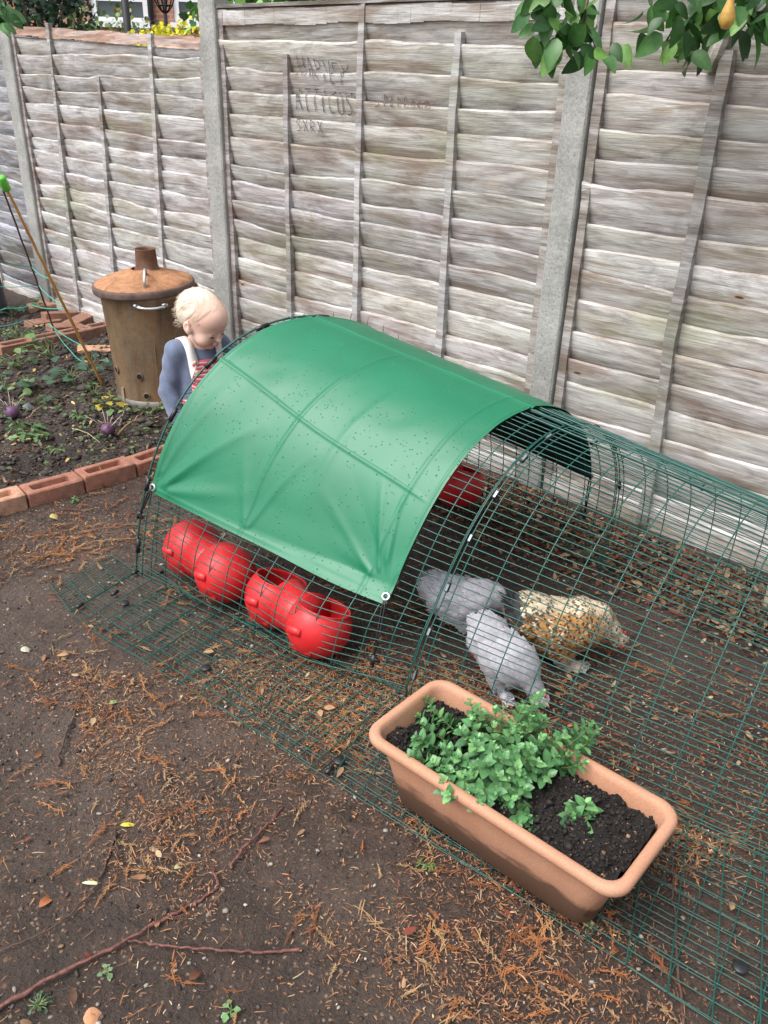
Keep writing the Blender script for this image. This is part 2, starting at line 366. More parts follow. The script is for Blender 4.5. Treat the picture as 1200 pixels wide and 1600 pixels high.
def m_skin():
    t = NT('skin'); v = t.co(); a = t.noise(v, 18, 3)
    t.set(base=t.ramp(a, [(.3, (.76, .47, .37)), (.7, (.82, .56, .45))]), rough=.45, sss=.25, spec=.4); t.b.inputs['Subsurface Radius'].default_value = (.01, .004, .002); t.b.inputs['Subsurface Scale'].default_value = .6; return t.m
M['skin'] = m_skin()
def m_pear():
    t = NT('russet pear'); v = t.co(); a = t.noise(v, 60, 4); t.set(base=t.ramp(a, [(.3, (.40, .22, .04)), (.7, (.58, .36, .08))]), rough=.5); return t.m
M['pear'] = m_pear()
# ------------------------------------------------------------------ key lines
C0 = V3(.634, 3.126, 0); UF = V3(-.75480637, .65594767, 0); NF = V3(-.65594767, -.75480637, 0)   # fence: UF runs away to the left, NF faces the garden
BR0 = V3(-1.95, 2.02, 0); BRD = unit(V3(.62, .785, 0))                                       # brick edging line
def side_bed(x, y):                                                                          # > 0 inside the raised bed
    return -((x+1.33)*BRD[1]-(y-2.80)*BRD[0])
def gz(x, y):
    x = np.asarray(x, float); y = np.asarray(y, float)
    b = sst(-.02, .10, side_bed(x, y)); nearf = 1
    z = .022*(vn(x*1.3+9, y*1.3, 1)-.5)+.010*(vn(x*7, y*7, 2)-.5)
    far = sst(8, 14, np.hypot(x, y)); z = z*(1-far)
    return z+b*(1-far)*(.025+.030*(vn(x*9, y*9, 3)-.35)+.018*(vn(x*24, y*24, 4)-.5))
RA = [0.0784, 1.7889, 0.7424, 2.4787, 0.64, 0.14, 0.12, -0.10]
RB = [-0.8234, 2.3666, 0.1386, 3.0956, 0.7874, 0.0972, 0.0348, -0.0749]
PW = .855
def ring(q, t):
    nx, ny, fx, fy, H, lx, ly, asym = q; N = V3(nx, ny, 0); F_ = V3(fx, fy, 0); t = np.asarray(t, float)
    s = .5-.5*np.cos(t); z = np.maximum(np.sin(t), 0)
    return N+s[..., None]*(F_-N)+(z**PW)[..., None]*V3(lx, ly, H)+(z*z)[..., None]*(F_-N)*asym
def run(s, t):
    """tunnel surface: s=0 joint ring, s=1 left end ring, s<0 towards the right; t 0..pi from near base to far base"""
    s = np.asarray(s, float); A = ring(RA, t); B = ring(RB, t)
    bl = (.092*np.exp(-((s-.31)/.24)**2)+.040*np.exp(-((s-.68)/.16)**2))*sst(0, .045, t)*(1-sst(.20, .37, t))     # the hanging pots push the wall out
    return A+(B-A)*s[..., None]+bl[..., None]*V3(-.538, -.843, 0)
exec_parts = []
# ================================================================== GROUND
def axis(lo, hi, step, far):
    a = np.arange(lo, hi+step/2, step); o = []; d = step; x = hi
    while x < far: d *= 1.35; x += d; o.append(x)
    p = []; d = step; x = lo
    while x > -far: d *= 1.35; x -= d; p.append(x)
    return np.array(p[::-1]+list(a)+o)
gx = axis(-2.6, 1.7, .0125, 600); gy = axis(.7, 5.6, .0135, 600)
GX, GY = np.meshgrid(gx, gy, indexing='ij'); near = ((GX > -2.7) & (GX < 1.8) & (GY > .6) & (GY < 5.7))
bedm = sst(0, .08, side_bed(GX, GY))*near
GZ = gz(GX, GY)+near*((.006+.010*bedm)*(vn(GX*38, GY*38, 5)-.5)+(.003+.006*bedm)*(vn(GX*75, GY*75, 6)-.5))
na, nb = GX.shape; ii = np.arange(na*nb).reshape(na, nb)
Fq = np.stack([ii[:-1, :-1], ii[1:, :-1], ii[1:, 1:], ii[:-1, 1:]], -1).reshape(-1, 4)
fd = (GX-C0[0])*NF[0]+(GY-C0[1])*NF[1]          # distance in front of the fence
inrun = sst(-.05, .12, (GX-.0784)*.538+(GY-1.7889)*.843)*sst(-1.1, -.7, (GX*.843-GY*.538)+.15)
dark = 1-.24*inrun*(GX > -1)-.35*bedm; patch = .8+.4*vn(GX*2.2+4, GY*2.2, 8)  # shade on the run floor painted into soil colour; bed soil itself darker
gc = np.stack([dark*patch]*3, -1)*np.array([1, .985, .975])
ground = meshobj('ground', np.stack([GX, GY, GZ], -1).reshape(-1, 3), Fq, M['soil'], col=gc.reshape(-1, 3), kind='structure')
# ================================================================== FENCE
FRZ = math.atan2(UF[1], UF[0])
def wood_tint(rs, base=1.0): k = rs.uniform(.86, 1.12)*base; return np.array([k, k*rs.uniform(.96, 1.0), k*rs.uniform(.93, 1.0)])
def panel(s0, s1, z1a, z1b, seed, battens, label, tone=(1, 1, 1), step=.092, cap=True, rail=None, yo=-.03):
    """z1a, z1b: top height at s0 and s1"""
    rs = np.random.default_rng(seed); L = s1-s0; e = empty('fence_panel', C0+UF*s0, FRZ, label=label, cat='fence panel')
    mb = MB(); xs = np.linspace(0, L, int(L/.03)+1); nx = len(xs); z = .03; bs = []; i = 0
    while z < max(z1a, z1b)-.02:
        h = step*rs.uniform(.82, 1.22); ztop = min(z+h, 9)
        wav = .015*(vn(xs*1.5+seed, i*3.3+xs*0, 11)*2-1)+.009*(vn(xs*4.6+seed, i*5.7+xs*0, 12)*2-1)+.002*(vn(xs*22+seed, i*5.7+xs*0, 15)*2-1)
        zt = ztop+.012+wav; lim = z1a+(z1b-z1a)*xs/L-(.046 if rail else 0); zt = np.minimum(zt, lim)
        zb = z-.014+0*xs; zb = np.minimum(zb, zt-.004)
        yb = yo+.004*(vn(xs*2+i*9.1, xs*0+seed, 13)-.5); yt = yb+.036*rs.uniform(.65, 1.3)+.006*(vn(xs*3+i*5.1, xs*0+seed, 14)-.5)
        th = .009
        bl = .0065; fq = lambda u: (yb+(yt-yb)*u+bl*4*u*(1-u), zb+(zt-zb)*u)
        rows = [(yb, zb), fq(.18), fq(.38), fq(.60), fq(.80), fq(.94), (yt-.003, zt), (yt-th, zt), (yb-th, zb)]
        P = np.stack([np.stack([xs, a, b], -1) for a, b in rows], 1).reshape(-1, 3); nr = len(rows); F = []
        for a in range(nx-1):
            for b in range(nr):
                c = (b+1) % nr; F.append((a*nr+b, a*nr+c, (a+1)*nr+c, (a+1)*nr+b))
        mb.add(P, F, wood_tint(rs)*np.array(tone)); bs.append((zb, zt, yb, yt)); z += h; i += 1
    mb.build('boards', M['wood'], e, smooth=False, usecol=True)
    def surf(x, zz):
        k = int(round(x/L*(nx-1)))
        for zb, zt, yb, yt in bs:
            if zb[k]+.014 <= zz <= zt[k]+.006:
                u = min(1, (zz-zb[k])/(zt[k]-zb[k])); return yb[k]+(yt[k]-yb[k])*u+.026*u*(1-u)+.001
        return yo+.02
    def slat(pts, wd, th, nm, tn, y0=-.006, k=14):
        b = MB(); pts = np.array(pts); n = len(pts); zz = np.linspace(0, 1, k); P = np.stack([np.interp(zz, np.linspace(0, 1, n), pts[:, j]) for j in (0, 1)], -1); V = []; F = []
        for q, (x, z_) in enumerate(P):
            x += .004*(rs.random()-.5); w2 = wd/2*rs.uniform(.9, 1.08)
            V += [(x-w2, y0, z_), (x-w2, y0+th, z_), (x+w2, y0+th*rs.uniform(.8, 1), z_), (x+w2, y0, z_)]
            if q:
                for j in range(4): F.append((4*q-4+j, 4*q-4+(j+1) % 4, 4*q+(j+1) % 4, 4*q+j))
        F += [(0, 1, 2, 3), (4*k-1, 4*k-2, 4*k-3, 4*k-4)]
        b.add(V, F, tn); return b.build(nm, M['wood'], e, smooth=False, usecol=True)
    for bt in battens:
        t_ = wood_tint(rs, bt[3] if len(bt) > 3 else .9); slat([(p[0]-s0, p[1]) for p in bt[0]], bt[1], bt[2], 'batten', t_)
    for xx in (.018, L-.018): slat([(xx, .03), (xx, (z1a if xx < L/2 else z1b)-.01)], .034, .022, 'edge_batten', wood_tint(rs, .62)*np.array([1, .93, .9]))
    if cap:
        b = MB(); n = 30; xx = np.linspace(0, L, n)
        for q in range(n-1):
            za = z1a+(z1b-z1a)*(q+.5)/n; b.box((xx[q]/2+xx[q+1]/2, .004+.002*rs.random(), za-.036+.003*math.sin(q*.9)), (L/(n-1)-.0003, .02, .058+.004*math.sin(q*.7)), c0=np.array(tone)*.88)
        b.build('top_rail', M['wood'], e, smooth=False, usecol=True)
        b = MB(); b.box((L/2, -.01, z1a/2+z1b/2+.008), (L, .06, .014), c0=(.4, .38, .36), M=roty(-math.atan2(z1b-z1a, L))); b.build('capping', M['wood'], e, smooth=False, usecol=True)
    if rail:
        b = MB(); n = 24
        for q in range(n):
            za = z1a+(z1b-z1a)*(q+.5)/n; b.box(((q+.5)*L/n, -.005, za-.018+.002*math.sin(q*1.3)), (L/n-.0003, .018, .05+.006*math.sin(q*.8)), c0=rail)
        b.build('top_rail', M['wood'], e, smooth=False, usecol=True)
    b = MB(); b.box((L/2, -.004, .045), (L, .03, .09), c0=(1.0, .95, .9)); b.build('gravel_board', M['wood'], e, smooth=False, usecol=True)
    return e, surf
def post(s, h, wd, label):
    e = empty('concrete_post', C0+UF*s, FRZ, label=label, cat='fence post'); b = MB(); k = 40; V = []; F = []; rs = np.random.default_rng(int(s*100)+900)
    pr = [(-wd/2, -.05), (-wd/2, .028), (-wd/2+.006, .034), (wd/2-.006, .034), (wd/2, .028), (wd/2, -.05)]
    for q in range(k+1):
        z = h*q/k-.02
        for x, y in pr: V.append((x+rs.uniform(-.0008, .0008), y+rs.uniform(-.0008, .0008), z))
    n = len(pr)
    for q in range(k):
        for j in range(n): F.append((q*n+j, q*n+(j+1) % n, (q+1)*n+(j+1) % n, (q+1)*n+j))
    F.append(tuple(k*n+j for j in range(n))); b.add(V, F); b.build('shaft', M['conc'], e, smooth=False); return e
post(.025, 1.86, .098, 'concrete fence post half hidden at its top by pear leaves, behind the mesh run')
post(1.985, 1.97, .118, 'tall concrete fence post directly behind the toddler')
post(3.945, 1.76, .118, 'concrete fence post behind the bamboo cane, left of the rusty incinerator')
post(-1.95, 1.86, .098, 'concrete fence post at the far right end')
pB, surfB = panel(.075, 1.925, 1.742, 1.742, 5, [([(.55, .2), (.55, .9), (.552, 1.35), (.549, 1.644)], .036, .026, .72), ([(1.042, .2), (1.04, 1.0), (1.026, 1.745)], .034, .026, .82), ([(1.486, .2), (1.484, 1.0), (1.475, 1.565)], .034, .026, .74)],
    'grey lapped board fence panel with scratched writing, directly behind the green cover', tone=(1.0, .99, .965))
panel(2.045, 3.885, 1.62, 1.685, 9, [([(2.57, .1), (2.52, .8), (2.469, 1.647)], .036, .026, .75), ([(3.085, .1), (3.05, .6), (2.981, 1.444)], .034, .024, .7), ([(3.545, .02), (3.50, .8), (3.444, 1.70)], .036, .026, .72)],
    'lower grey fence panel with an orange brown top edge behind the rusty incinerator', cap=False, rail=(.92, .62, .50), tone=(1.02, 1.02, 1.03))
pC, surfC = panel(-1.89, -.03, 1.80, 1.80, 21, [([(-.475, .02), (-.468, .4), (-.445, .75), (-.458, 1.1), (-.452, 1.4), (-.456, 1.594)], .042, .034, .5)],
    'pale grey fence panel with one cracked batten at the right of the photo', tone=(1.06, 1.04, 1.02), step=.100)
panel(4.005, 5.85, 1.66, 1.66, 33, [([(4.6, .02), (4.6, 1.6)], .036, .026), ([(5.2, .02), (5.2, 1.6)], .036, .026)], 'shaded blue grey fence panel at the far left edge of the photo', tone=(.62, .66, .74))  # tone puts this panel's shade into its board colour
b = MB(); b.tube([(-.403+1.89, .01, 1.535), (-.425+1.89, .022, 1.585), (-.447+1.89, .03, 1.66)], [.018, .020, .017], 7, (.72, .66, .60)); b.build('brace', M['wood'], pC, smooth=False, usecol=True)
# scratched capitals on the panel, following the boards
_z = np.random.default_rng(3)
GL = {'Z': [[(0, 0)]+[(.9*q/2+.15*_z.random(), (.0+.25*_z.random()) if q % 2 else (.75+.3*_z.random())*(1-.03*q)) for q in range(1, 17)]], 'H': [[(0, 0), (0, 1)], [(.7, 0), (.7, 1)], [(0, .5), (.7, .5)]], 'A': [[(0, 0), (.35, 1), (.7, 0)], [(.15, .4), (.55, .4)]], 'R': [[(0, 0), (0, 1), (.55, .85), (.5, .55), (0, .5), (.6, 0)]],
      'V': [[(0, 1), (.35, 0), (.7, 1)]], 'E': [[(.6, 1), (0, 1), (0, 0), (.6, 0)], [(0, .5), (.5, .5)]], 'Y': [[(0, 1), (.3, .5), (.7, 1)], [(.3, .5), (.1, 0)]],
      'T': [[(0, 1), (.7, 1)], [(.35, 1), (.35, 0)]], 'I': [[(.3, 0), (.3, 1)]], 'C': [[(.6, .95), (.1, .85), (0, .3), (.2, 0), (.6, .05)]], 'U': [[(0, 1), (.02, .1), (.35, 0), (.6, .1), (.62, 1)]],
      'S': [[(.6, .9), (.3, 1), (.05, .75), (.5, .4), (.45, .05), (0, .05)]], 'X': [[(0, 1), (.6, 0)], [(.6, 1), (0, 0)]], 'M': [[(0, 0), (.15, 1), (.35, .3), (.55, 1), (.7, 0)]], 'a': [[(.5, .1), (.2, 0), (0, .3), (.2, .65), (.5, .5), (.5, .7), (.55, 0)]], 'i': [[(.3, 0), (.3, .6)]]}
def writing(text, p0, p1, h, wth, seed):
    rs = np.random.default_rng(seed); b = MB(); n = len(text)
    for q, ch in enumerate(text):
        if ch == ' ': continue
        sa = p0[0]+(p1[0]-p0[0])*q/n; za = p0[1]+(p1[1]-p0[1])*q/n; cw = abs(p1[0]-p0[0])/n*.98
        for st in GL[ch]:
            if rs.random() < .0: continue
            pts = []
            for j in range(len(st)-1):
                for u in np.linspace(0, 1, 7)[:(7 if j == len(st)-2 else 6)]:
                    x = st[j][0]*(1-u)+st[j+1][0]*u+rs.uniform(-.02, .02); y = st[j][1]*(1-u)+st[j+1][1]*u+rs.uniform(-.02, .02)
                    pts.append((sa-x*cw, za-h/2+y*h))
            pts = np.array(pts); d = np.gradient(pts, axis=0); d = d/np.maximum(np.linalg.norm(d, axis=1, keepdims=True), 1e-6); nn = np.stack([-d[:, 1], d[:, 0]], -1)
            wv = wth*rs.uniform(.35, 1.05, len(pts)); V = []
            for pq, nq, ww in zip(pts, nn, wv):
                for sg in (-1, 1): x, z = pq+nq*ww/2*sg; V.append((x-.075, surfB(x-.075, z)+.0045, z))
            b.add(V, [(2*j, 2*j+1, 2*j+3, 2*j+2) for j in range(len(pts)-1)])
    return b
b = writing('HARVEY', (1.41, 1.525), (1.10, 1.485), .075, .0055, 1); b.build('writing', M['ink'], pB, smooth=False)
b = writing('ATTICUS', (1.425, 1.395), (1.06, 1.385), .085, .0065, 2); b.build('writing', M['ink'], pB, smooth=False)
b = writing('SXRX', (1.42, 1.292), (1.24, 1.288), .05, .005, 3); b.build('writing', M['ink'], pB, smooth=False)
b = writing('Z', (.95, 1.41), (.91, 1.41), .055, .0040, 4); b.build('writing', simple('brown writing', (.16, .08, .06), .9), pB, smooth=False)
# ================================================================== LITTER ON THE SOIL
def dens(x, y):
    a = (x-.0784)*.538+(y-1.7889)*.843      # distance from the near wall of the run, + inside
    al = x*.843-y*.538
    d = .075+.55*sst(.48, .70, vn(x*4.5, y*4.5, 21)*.72+vn(x*17, y*17, 25)*.28)
    d = d+1.9*np.exp(-((a+.08)/.17)**2)*sst(-1.9, -1.3, al)*(1-sst(-.78, -.5, al))
    d = d+.30*np.exp(-((x+.35)/.28)**2-((y-1.42)/.22)**2)+.32*np.exp(-((x-.22)/.10)**2-((y-.95)/.2)**2)+.5*np.exp(-((x+1.15)/.35)**2-((y-2.6)/.22)**2)
    d = d+.12*sst(.5, .7, vn(x*2.1+5, y*2.1, 22)); ins = sst(.05, .25, a); d = d*(1-.25*ins)*(1-.36*sst(.28, .45, -a))
    d = d*(.30+.95*sst(.32, .62, vn(x*1.9+2, y*1.9+7, 28)*.6+vn(x*8, y*8, 29)*.4)); d = np.where(side_bed(x, y) > 0, .10, d)
    return np.clip(d, 0, 1.5)
def pick(N, x0, x1, y0, y1, f):
    X = rng.uniform(x0, x1, N); Y = rng.uniform(y0, y1, N); k = rng.random(N)*1.3 < f(X, Y); return X[k], Y[k]
def infence(x, y, m=.04): return ((x-C0[0])*NF[0]+(y-C0[1])*NF[1]) > m
sx, sy = pick(150000, -1.9, 1.5, .75, 4.4, dens)
sx2, sy2 = pick(95000, -1.0, 1.0, .8, 1.9, dens); sx = np.r_[sx, sx2]; sy = np.r_[sy, sy2]
k = infence(sx, sy); sx, sy = sx[k], sy[k]; N = len(sx)
# slivers lie in little sprays that share a direction
ang = vn(sx*11, sy*11, 23)*8+rng.normal(0, .9, N); ln = rng.gamma(1.3, .0048, N)+.0022; wd = rng.uniform(.0007, .0018, N)*np.where(ln < .012, rng.uniform(.8, 1.5, N), 1)
tV = np.array([(-.5, -.5, 0), (-.5, .5, 0), (0, -.6, .16), (0, .6, .16), (.5, -.3, 0), (.5, .3, 0)], float); tF = np.array([(0, 2, 3, 1), (2, 4, 5, 3)])
ca, sa = np.cos(ang), np.sin(ang); Ms = np.zeros((N, 3, 3)); tl = rng.normal(0, .22, N)
Ms[:, 0, 0] = ca*ln; Ms[:, 1, 0] = sa*ln; Ms[:, 2, 0] = tl*ln; Ms[:, 0, 1] = -sa*wd; Ms[:, 1, 1] = ca*wd; Ms[:, 2, 1] = rng.normal(0, .4, N)*wd; Ms[:, 2, 2] = ln*rng.uniform(-.6, 1, N)
pal = np.array([(.35, .160, .075), (.41, .215, .108), (.26, .115, .058), (.17, .085, .052), (.46, .30, .18), (.52, .40, .27), (.085, .05, .034)])
cc = pal[rng.choice(7, N, p=[.25, .17, .20, .17, .07, .02, .12])]*rng.uniform(.6, 1.15, (N, 1))
V, F, C = scatter(tV, tF, Ms, np.stack([sx, sy, gz(sx, sy)+.004+rng.random(N)*.007], -1), cc)
meshobj('needle_litter', V, F, M['litter'], col=C, smooth=False, kind='stuff', label='orange brown scattered conifer litter lying over the dark soil', cat='litter')
# conifer sprays: flat branching bits
KX, KY = pick(7500, -1.7, 1.3, .8, 3.3, dens); k = infence(KX, KY); KX, KY = KX[k], KY[k]; q_ = len(KX); m_n = 13
ba_ = rng.uniform(0, 6.28, q_); BL = rng.gamma(4, .0095, q_)+.012; fr_ = rng.random((q_, m_n)); sg_ = np.where(np.arange(m_n) % 2, 1, -1)[None]; main_ = (np.arange(m_n) < 3)[None]
pa = ba_[:, None]+.5*(fr_-.5); px_ = KX[:, None]+np.cos(ba_)[:, None]*BL[:, None]*fr_; py_ = KY[:, None]+np.sin(ba_)[:, None]*BL[:, None]*fr_
an_ = np.where(main_, pa, pa+sg_*rng.uniform(.45, .85, (q_, m_n))).ravel(); l_ = (np.where(main_, BL[:, None]*.5, BL[:, None]*.42*(1.15-fr_))*rng.uniform(.7, 1.2, (q_, m_n))).ravel(); w_ = rng.uniform(.0012, .0022, q_*m_n)
Ms = np.zeros((q_*m_n, 3, 3)); ca, sa = np.cos(an_), np.sin(an_); Ms[:, 0, 0] = ca*l_; Ms[:, 1, 0] = sa*l_; Ms[:, 2, 0] = rng.normal(0, .12, q_*m_n)*l_; Ms[:, 0, 1] = -sa*w_; Ms[:, 1, 1] = ca*w_; Ms[:, 2, 2] = l_*rng.uniform(-.3, .6, q_*m_n)
sp_c = np.array([(.33, .125, .045), (.36, .17, .07), (.24, .09, .04), (.38, .24, .12)])[rng.integers(0, 4, q_)]*rng.uniform(.7, 1.15, (q_, 1)); px_, py_ = px_.ravel(), py_.ravel()
V, F, C = scatter(tV, tF, Ms, np.stack([px_, py_, gz(px_, py_)+.006+rng.random(q_*m_n)*.005], -1), np.repeat(sp_c, m_n, 0)*rng.uniform(.85, 1.1, (q_*m_n, 1)))
meshobj('conifer_sprays', V, F, M['litter'], col=C, smooth=False, kind='stuff', label='fallen rusty orange conifer sprays on the soil', cat='litter')
# stones
def blobs(name, X, Y, S, colr, label, cat, zo=0):
    n = len(X); o = np.array([(1, 0, 0), (-1, 0, 0), (0, 1, 0), (0, -1, 0), (0, 0, 1), (0, 0, -1), (.6, .6, .5), (-.6, .6, .5), (.6, -.6, .5), (-.6, -.6, .5)])
    f = np.array([(0, 6, 8), (0, 2, 6), (2, 7, 6), (2, 1, 7), (1, 9, 7), (1, 3, 9), (3, 8, 9), (3, 0, 8), (4, 6, 7), (4, 7, 9), (4, 9, 8), (4, 8, 6), (0, 5, 2), (2, 5, 1), (1, 5, 3), (3, 5, 0)])
    a = rng.uniform(0, 6.28, n); Ms = np.zeros((n, 3, 3)); s1 = S*rng.uniform(.7, 1.4, n); s2 = S*rng.uniform(.5, 1, n)
    Ms[:, 0, 0] = np.cos(a)*s1; Ms[:, 1, 0] = np.sin(a)*s1; Ms[:, 0, 1] = -np.sin(a)*s2; Ms[:, 1, 1] = np.cos(a)*s2; Ms[:, 2, 2] = S*.6
    V, F, C = scatter(o, f, Ms, np.stack([X, Y, gz(X, Y)+S*.15+zo], -1), colr)
    V = V+rng.normal(0, .0002, V.shape); meshobj(name, V, F, M['stone'], col=C, kind='stuff', label=label, cat=cat)
X, Y = pick(9500, -1.9, 1.4, .75, 4.2, lambda x, y: .7+0*x); k = infence(X, Y); X, Y = X[k], Y[k]; n = len(X)
sp = np.array([(.36, .31, .25), (.24, .20, .17), (.15, .12, .10), (.30, .19, .11), (.48, .44, .39)])
blobs('small_stones', X, Y, rng.gamma(2.2, .0011, n)+.0008, sp[rng.integers(0, 5, n)]*rng.uniform(.5, 1, (n, 1)), 'tiny pale stones pressed into the soil', 'gravel')
X, Y = pick(15000, -2.6, -.6, 2.4, 5.4, lambda x, y: 1.3*(side_bed(x, y) > .02)); k = infence(X, Y); X, Y = X[k], Y[k]; n = len(X)
blobs('soil_crumbs', X, Y, rng.gamma(2.2, .0028, n)+.002, np.array([.055, .042, .036])*rng.uniform(.5, 1.5, (n, 1)), 'dark crumbs of dug soil in the vegetable bed', 'soil')
X, Y = pick(26000, -1.9, 1.4, .75, 3.0, lambda x, y: (.5+.5*vn(x*6, y*6, 27))*(side_bed(x, y) < 0)); n = len(X)
blobs('soil_grit', X, Y, rng.gamma(2, .0009, n)+.0008, np.array([(.045, .035, .03), (.075, .055, .045), (.03, .02, .016), (.10, .08, .07)])[rng.integers(0, 4, n)]*rng.uniform(.6, 1.3, (n, 1)), 'fine crumbs of damp dark soil in front of the run', 'soil')
# dry leaves
lV, lF = leaf_t(1, .5, 5, .18, .35)
def drop_leaves(name, X, Y, S, pal, label, cat='leaves', zo=.008, tilt=.35):
    n = len(X); a = rng.uniform(0, 6.28, n); d = np.stack([np.cos(a), np.sin(a), rng.normal(0, tilt*.6, n)], -1); nr = unit(np.stack([rng.normal(0, tilt, n), rng.normal(0, tilt, n), np.where(rng.random(n) < .75, 1., -1.)], -1))
    Ms = frames(d, nr)*S[:, None, None]*np.array([1, 1, 1]); Ms = Ms*np.stack([np.ones(n), rng.uniform(.6, 1.2, n), rng.uniform(-.3, 1.6, n)], -1)[:, None]
    c = pal[rng.integers(0, len(pal), n)]*rng.uniform(.6, 1.1, (n, 1)); V, F, C = scatter(lV, lF, Ms, np.stack([X, Y, gz(X, Y)+zo+rng.random(n)*.01], -1), c)
    meshobj(name, V, F, M['litter'], col=C, kind='stuff', label=label, cat=cat)
lp = np.array([(.25, .125, .065), (.33, .20, .11), (.17, .075, .045), (.40, .28, .17), (.20, .055, .035), (.11, .06, .04)])
fdist = lambda x, y: (x-C0[0])*NF[0]+(y-C0[1])*NF[1]
X, Y = pick(30000, 0, 2.0, 1.5, 3.8, lambda x, y: 1.2*sst(.06, .09, fdist(x, y))*(1-sst(.28, .62, fdist(x, y)+.15*(vn(x*5, y*5, 31)-.5)))); drop_leaves('leaf_drift', X, Y, rng.uniform(.014, .036, len(X)), lp*.8, 'drift of brown and orange dead leaves along the foot of the fence', tilt=.75)
X, Y = pick(900, -1.7, 1.3, .8, 3.6, lambda x, y: .45+0*x); k = infence(X, Y, .1); X, Y = X[k], Y[k]
drop_leaves('scattered_leaves', X, Y, rng.uniform(.012, .032, len(X)), lp, 'scattered small dead leaves on the bare soil')
X, Y = pick(500, -2.4, -.8, 2.9, 5.2, lambda x, y: 1.0*(side_bed(x, y) > .03)); k = infence(X, Y, .1); X, Y = X[k], Y[k]
drop_leaves('bed_leaves', X, Y, rng.uniform(.014, .038, len(X)), np.array([(.50, .34, .12), (.36, .22, .12), (.55, .45, .2), (.3, .17, .09)]), 'yellow and tan fallen leaf bits on the vegetable bed')
X, Y = pick(1900, -.6, 1.5, 1.4, 3.3, lambda x, y: .9*(((x-.0784)*.538+(y-1.7889)*.843) > .04)*sst(.25, .7, vn(x*4, y*4, 33)+.1)); k = infence(X, Y, .1); X, Y = X[k], Y[k]
drop_leaves('run_leaves', X, Y, rng.uniform(.009, .026, len(X)), lp*1.1, 'small broken brown leaves over the floor of the run', tilt=.6)
# larger single leaves and sticks
def one_leaf(px, py, L, W, az, c, label, curl=.3, flip=1, nm='fallen_leaf', k=None):
    P = gnd(px, py); t = vcol('leaf '+label[:12], .6, .25, 120); v, f = leaf_t(L, W, 8, .16, curl*L/.6*2); v = v@rotx(.3*flip).T@rotz(az).T
    o = meshobj(nm, v+np.array([0, 0, curl*L*.5]), f, t, col=np.tile(c, (len(v), 1)), label=label, cat='leaf'); o.location = (P[0], P[1], float(gz(P[0], P[1]))+.006); return o
X, Y = pick(420, -1.5, 1.2, .8, 2.2, lambda x, y: .25+dens(x, y)); k = side_bed(X, Y) < 0; X, Y = X[k], Y[k]; tps = []
for x_, y_ in zip(X, Y):
    a_ = rng.uniform(0, 6.28); L_ = rng.gamma(3, .012)+.015; q_ = np.linspace(-.5, .5, 6); cu = rng.normal(0, .35)*L_; px_ = x_+np.cos(a_)*q_*L_-np.sin(a_)*cu*q_*q_*2; py_ = y_+np.sin(a_)*q_*L_+np.cos(a_)*cu*q_*q_*2; tps.append(np.c_[px_, py_, gz(px_, py_)+.005+.004*rng.random()])
v, f = wires(tps, .0008, 4); meshobj('fine_twigs', v, f, M['twigd'], kind='stuff', label='fine dark broken twiglets scattered over the soil', cat='litter')
one_leaf(188, 1290, .035, .010, .2, (.58, .50, .05), 'yellow narrow leaf at the tip of the thin dark twig', .1)
one_leaf(128, 1380, .045, .008, .1, (.66, .62, .38), 'pale cream leaf lying across the thin dark twig', .12)
one_leaf(238, 1332, .035, .017, 1.3, (.45, .32, .19), 'upright tan curled leaf left of centre on the soil', .3)
one_leaf(250, 1340, .042, .013, .3, (.22, .13, .09), 'dark brown curled leaf beside the tan leaf', .3)
one_leaf(272, 1358, .035, .012, .8, (.50, .46, .24), 'greenish yellow curled leaf below the dark brown leaf', .3)
one_leaf(170, 1100, .035, .012, .8, (.30, .38, .16), 'pale green leaf below the corner of the run skirt', .15)
one_leaf(158, 1085, .045, .010, 1.3, (.40, .24, .15), 'brown curved leaf beside the pale green one', .3)
one_leaf(130, 1592, .035, .032, .2, (.55, .27, .14), 'round orange leaf at the bottom edge of the photo', .15)
one_leaf(62, 1420, .05, .018, 1.2, (.42, .15, .06), 'rust orange conifer frond at the left', .2)
one_leaf(905, 1437, .05, .016, -.4, (.50, .42, .14), 'yellow leaf tucked under the near corner of the planter', .2)
one_leaf(78, 812, .05, .03, .5, (.60, .52, .20), 'yellow leaf against the front of the bricks', .3)
one_leaf(32, 1015, .03, .02, .4, (.62, .60, .45), 'whitish leaf left of the run skirt', .2)
def stick(pts, r0, r1, mat, label, lift=.008, nm='fallen_twig', knots=0):
    P = np.array([gnd(*p) for p in pts]); u = np.linspace(0, 1, len(P)); q = np.linspace(0, 1, 28)
    P = np.stack([np.interp(q, u, P[:, j]) for j in range(2)], -1); P = P+rng.normal(0, .0019, P.shape)
    Z = gz(P[:, 0], P[:, 1])+lift+.005*np.sin(q*5); rr = r0+(r1-r0)*q; rr = rr*(1+.30*(rng.random(28) > .85))*rng.uniform(.9, 1.1, 28); v, f = tube(np.c_[P, Z], rr, 7)
    return meshobj(nm, v, f, mat, label=label, cat='twig')
stick([(-10, 1578), (75, 1530), (170, 1487), (250, 1440), (300, 1410), (342, 1383)], .0042, .0024, M['twig'], 'long thick reddish stick crossing the lower left corner')
stick([(342, 1383), (334, 1365), (332, 1350)], .003, .0012, M['twig'], 'short red twig rising from the end of the long stick')
stick([(196, 1470), (250, 1481), (340, 1487), (410, 1487), (473, 1481)], .0018, .0032, M['twig'], 'straight pale red stick forking from the long stick')
stick([(-5, 1488), (45, 1473), (100, 1440), (145, 1395), (165, 1350), (181, 1295)], .0014, .0026, M['twigd'], 'thin dark curved twig on the lower left soil')
stick([(180, 1300), (184, 1335), (183, 1368)], .002, .001, M['twigd'], 'little dark side twig under the yellow leaf')
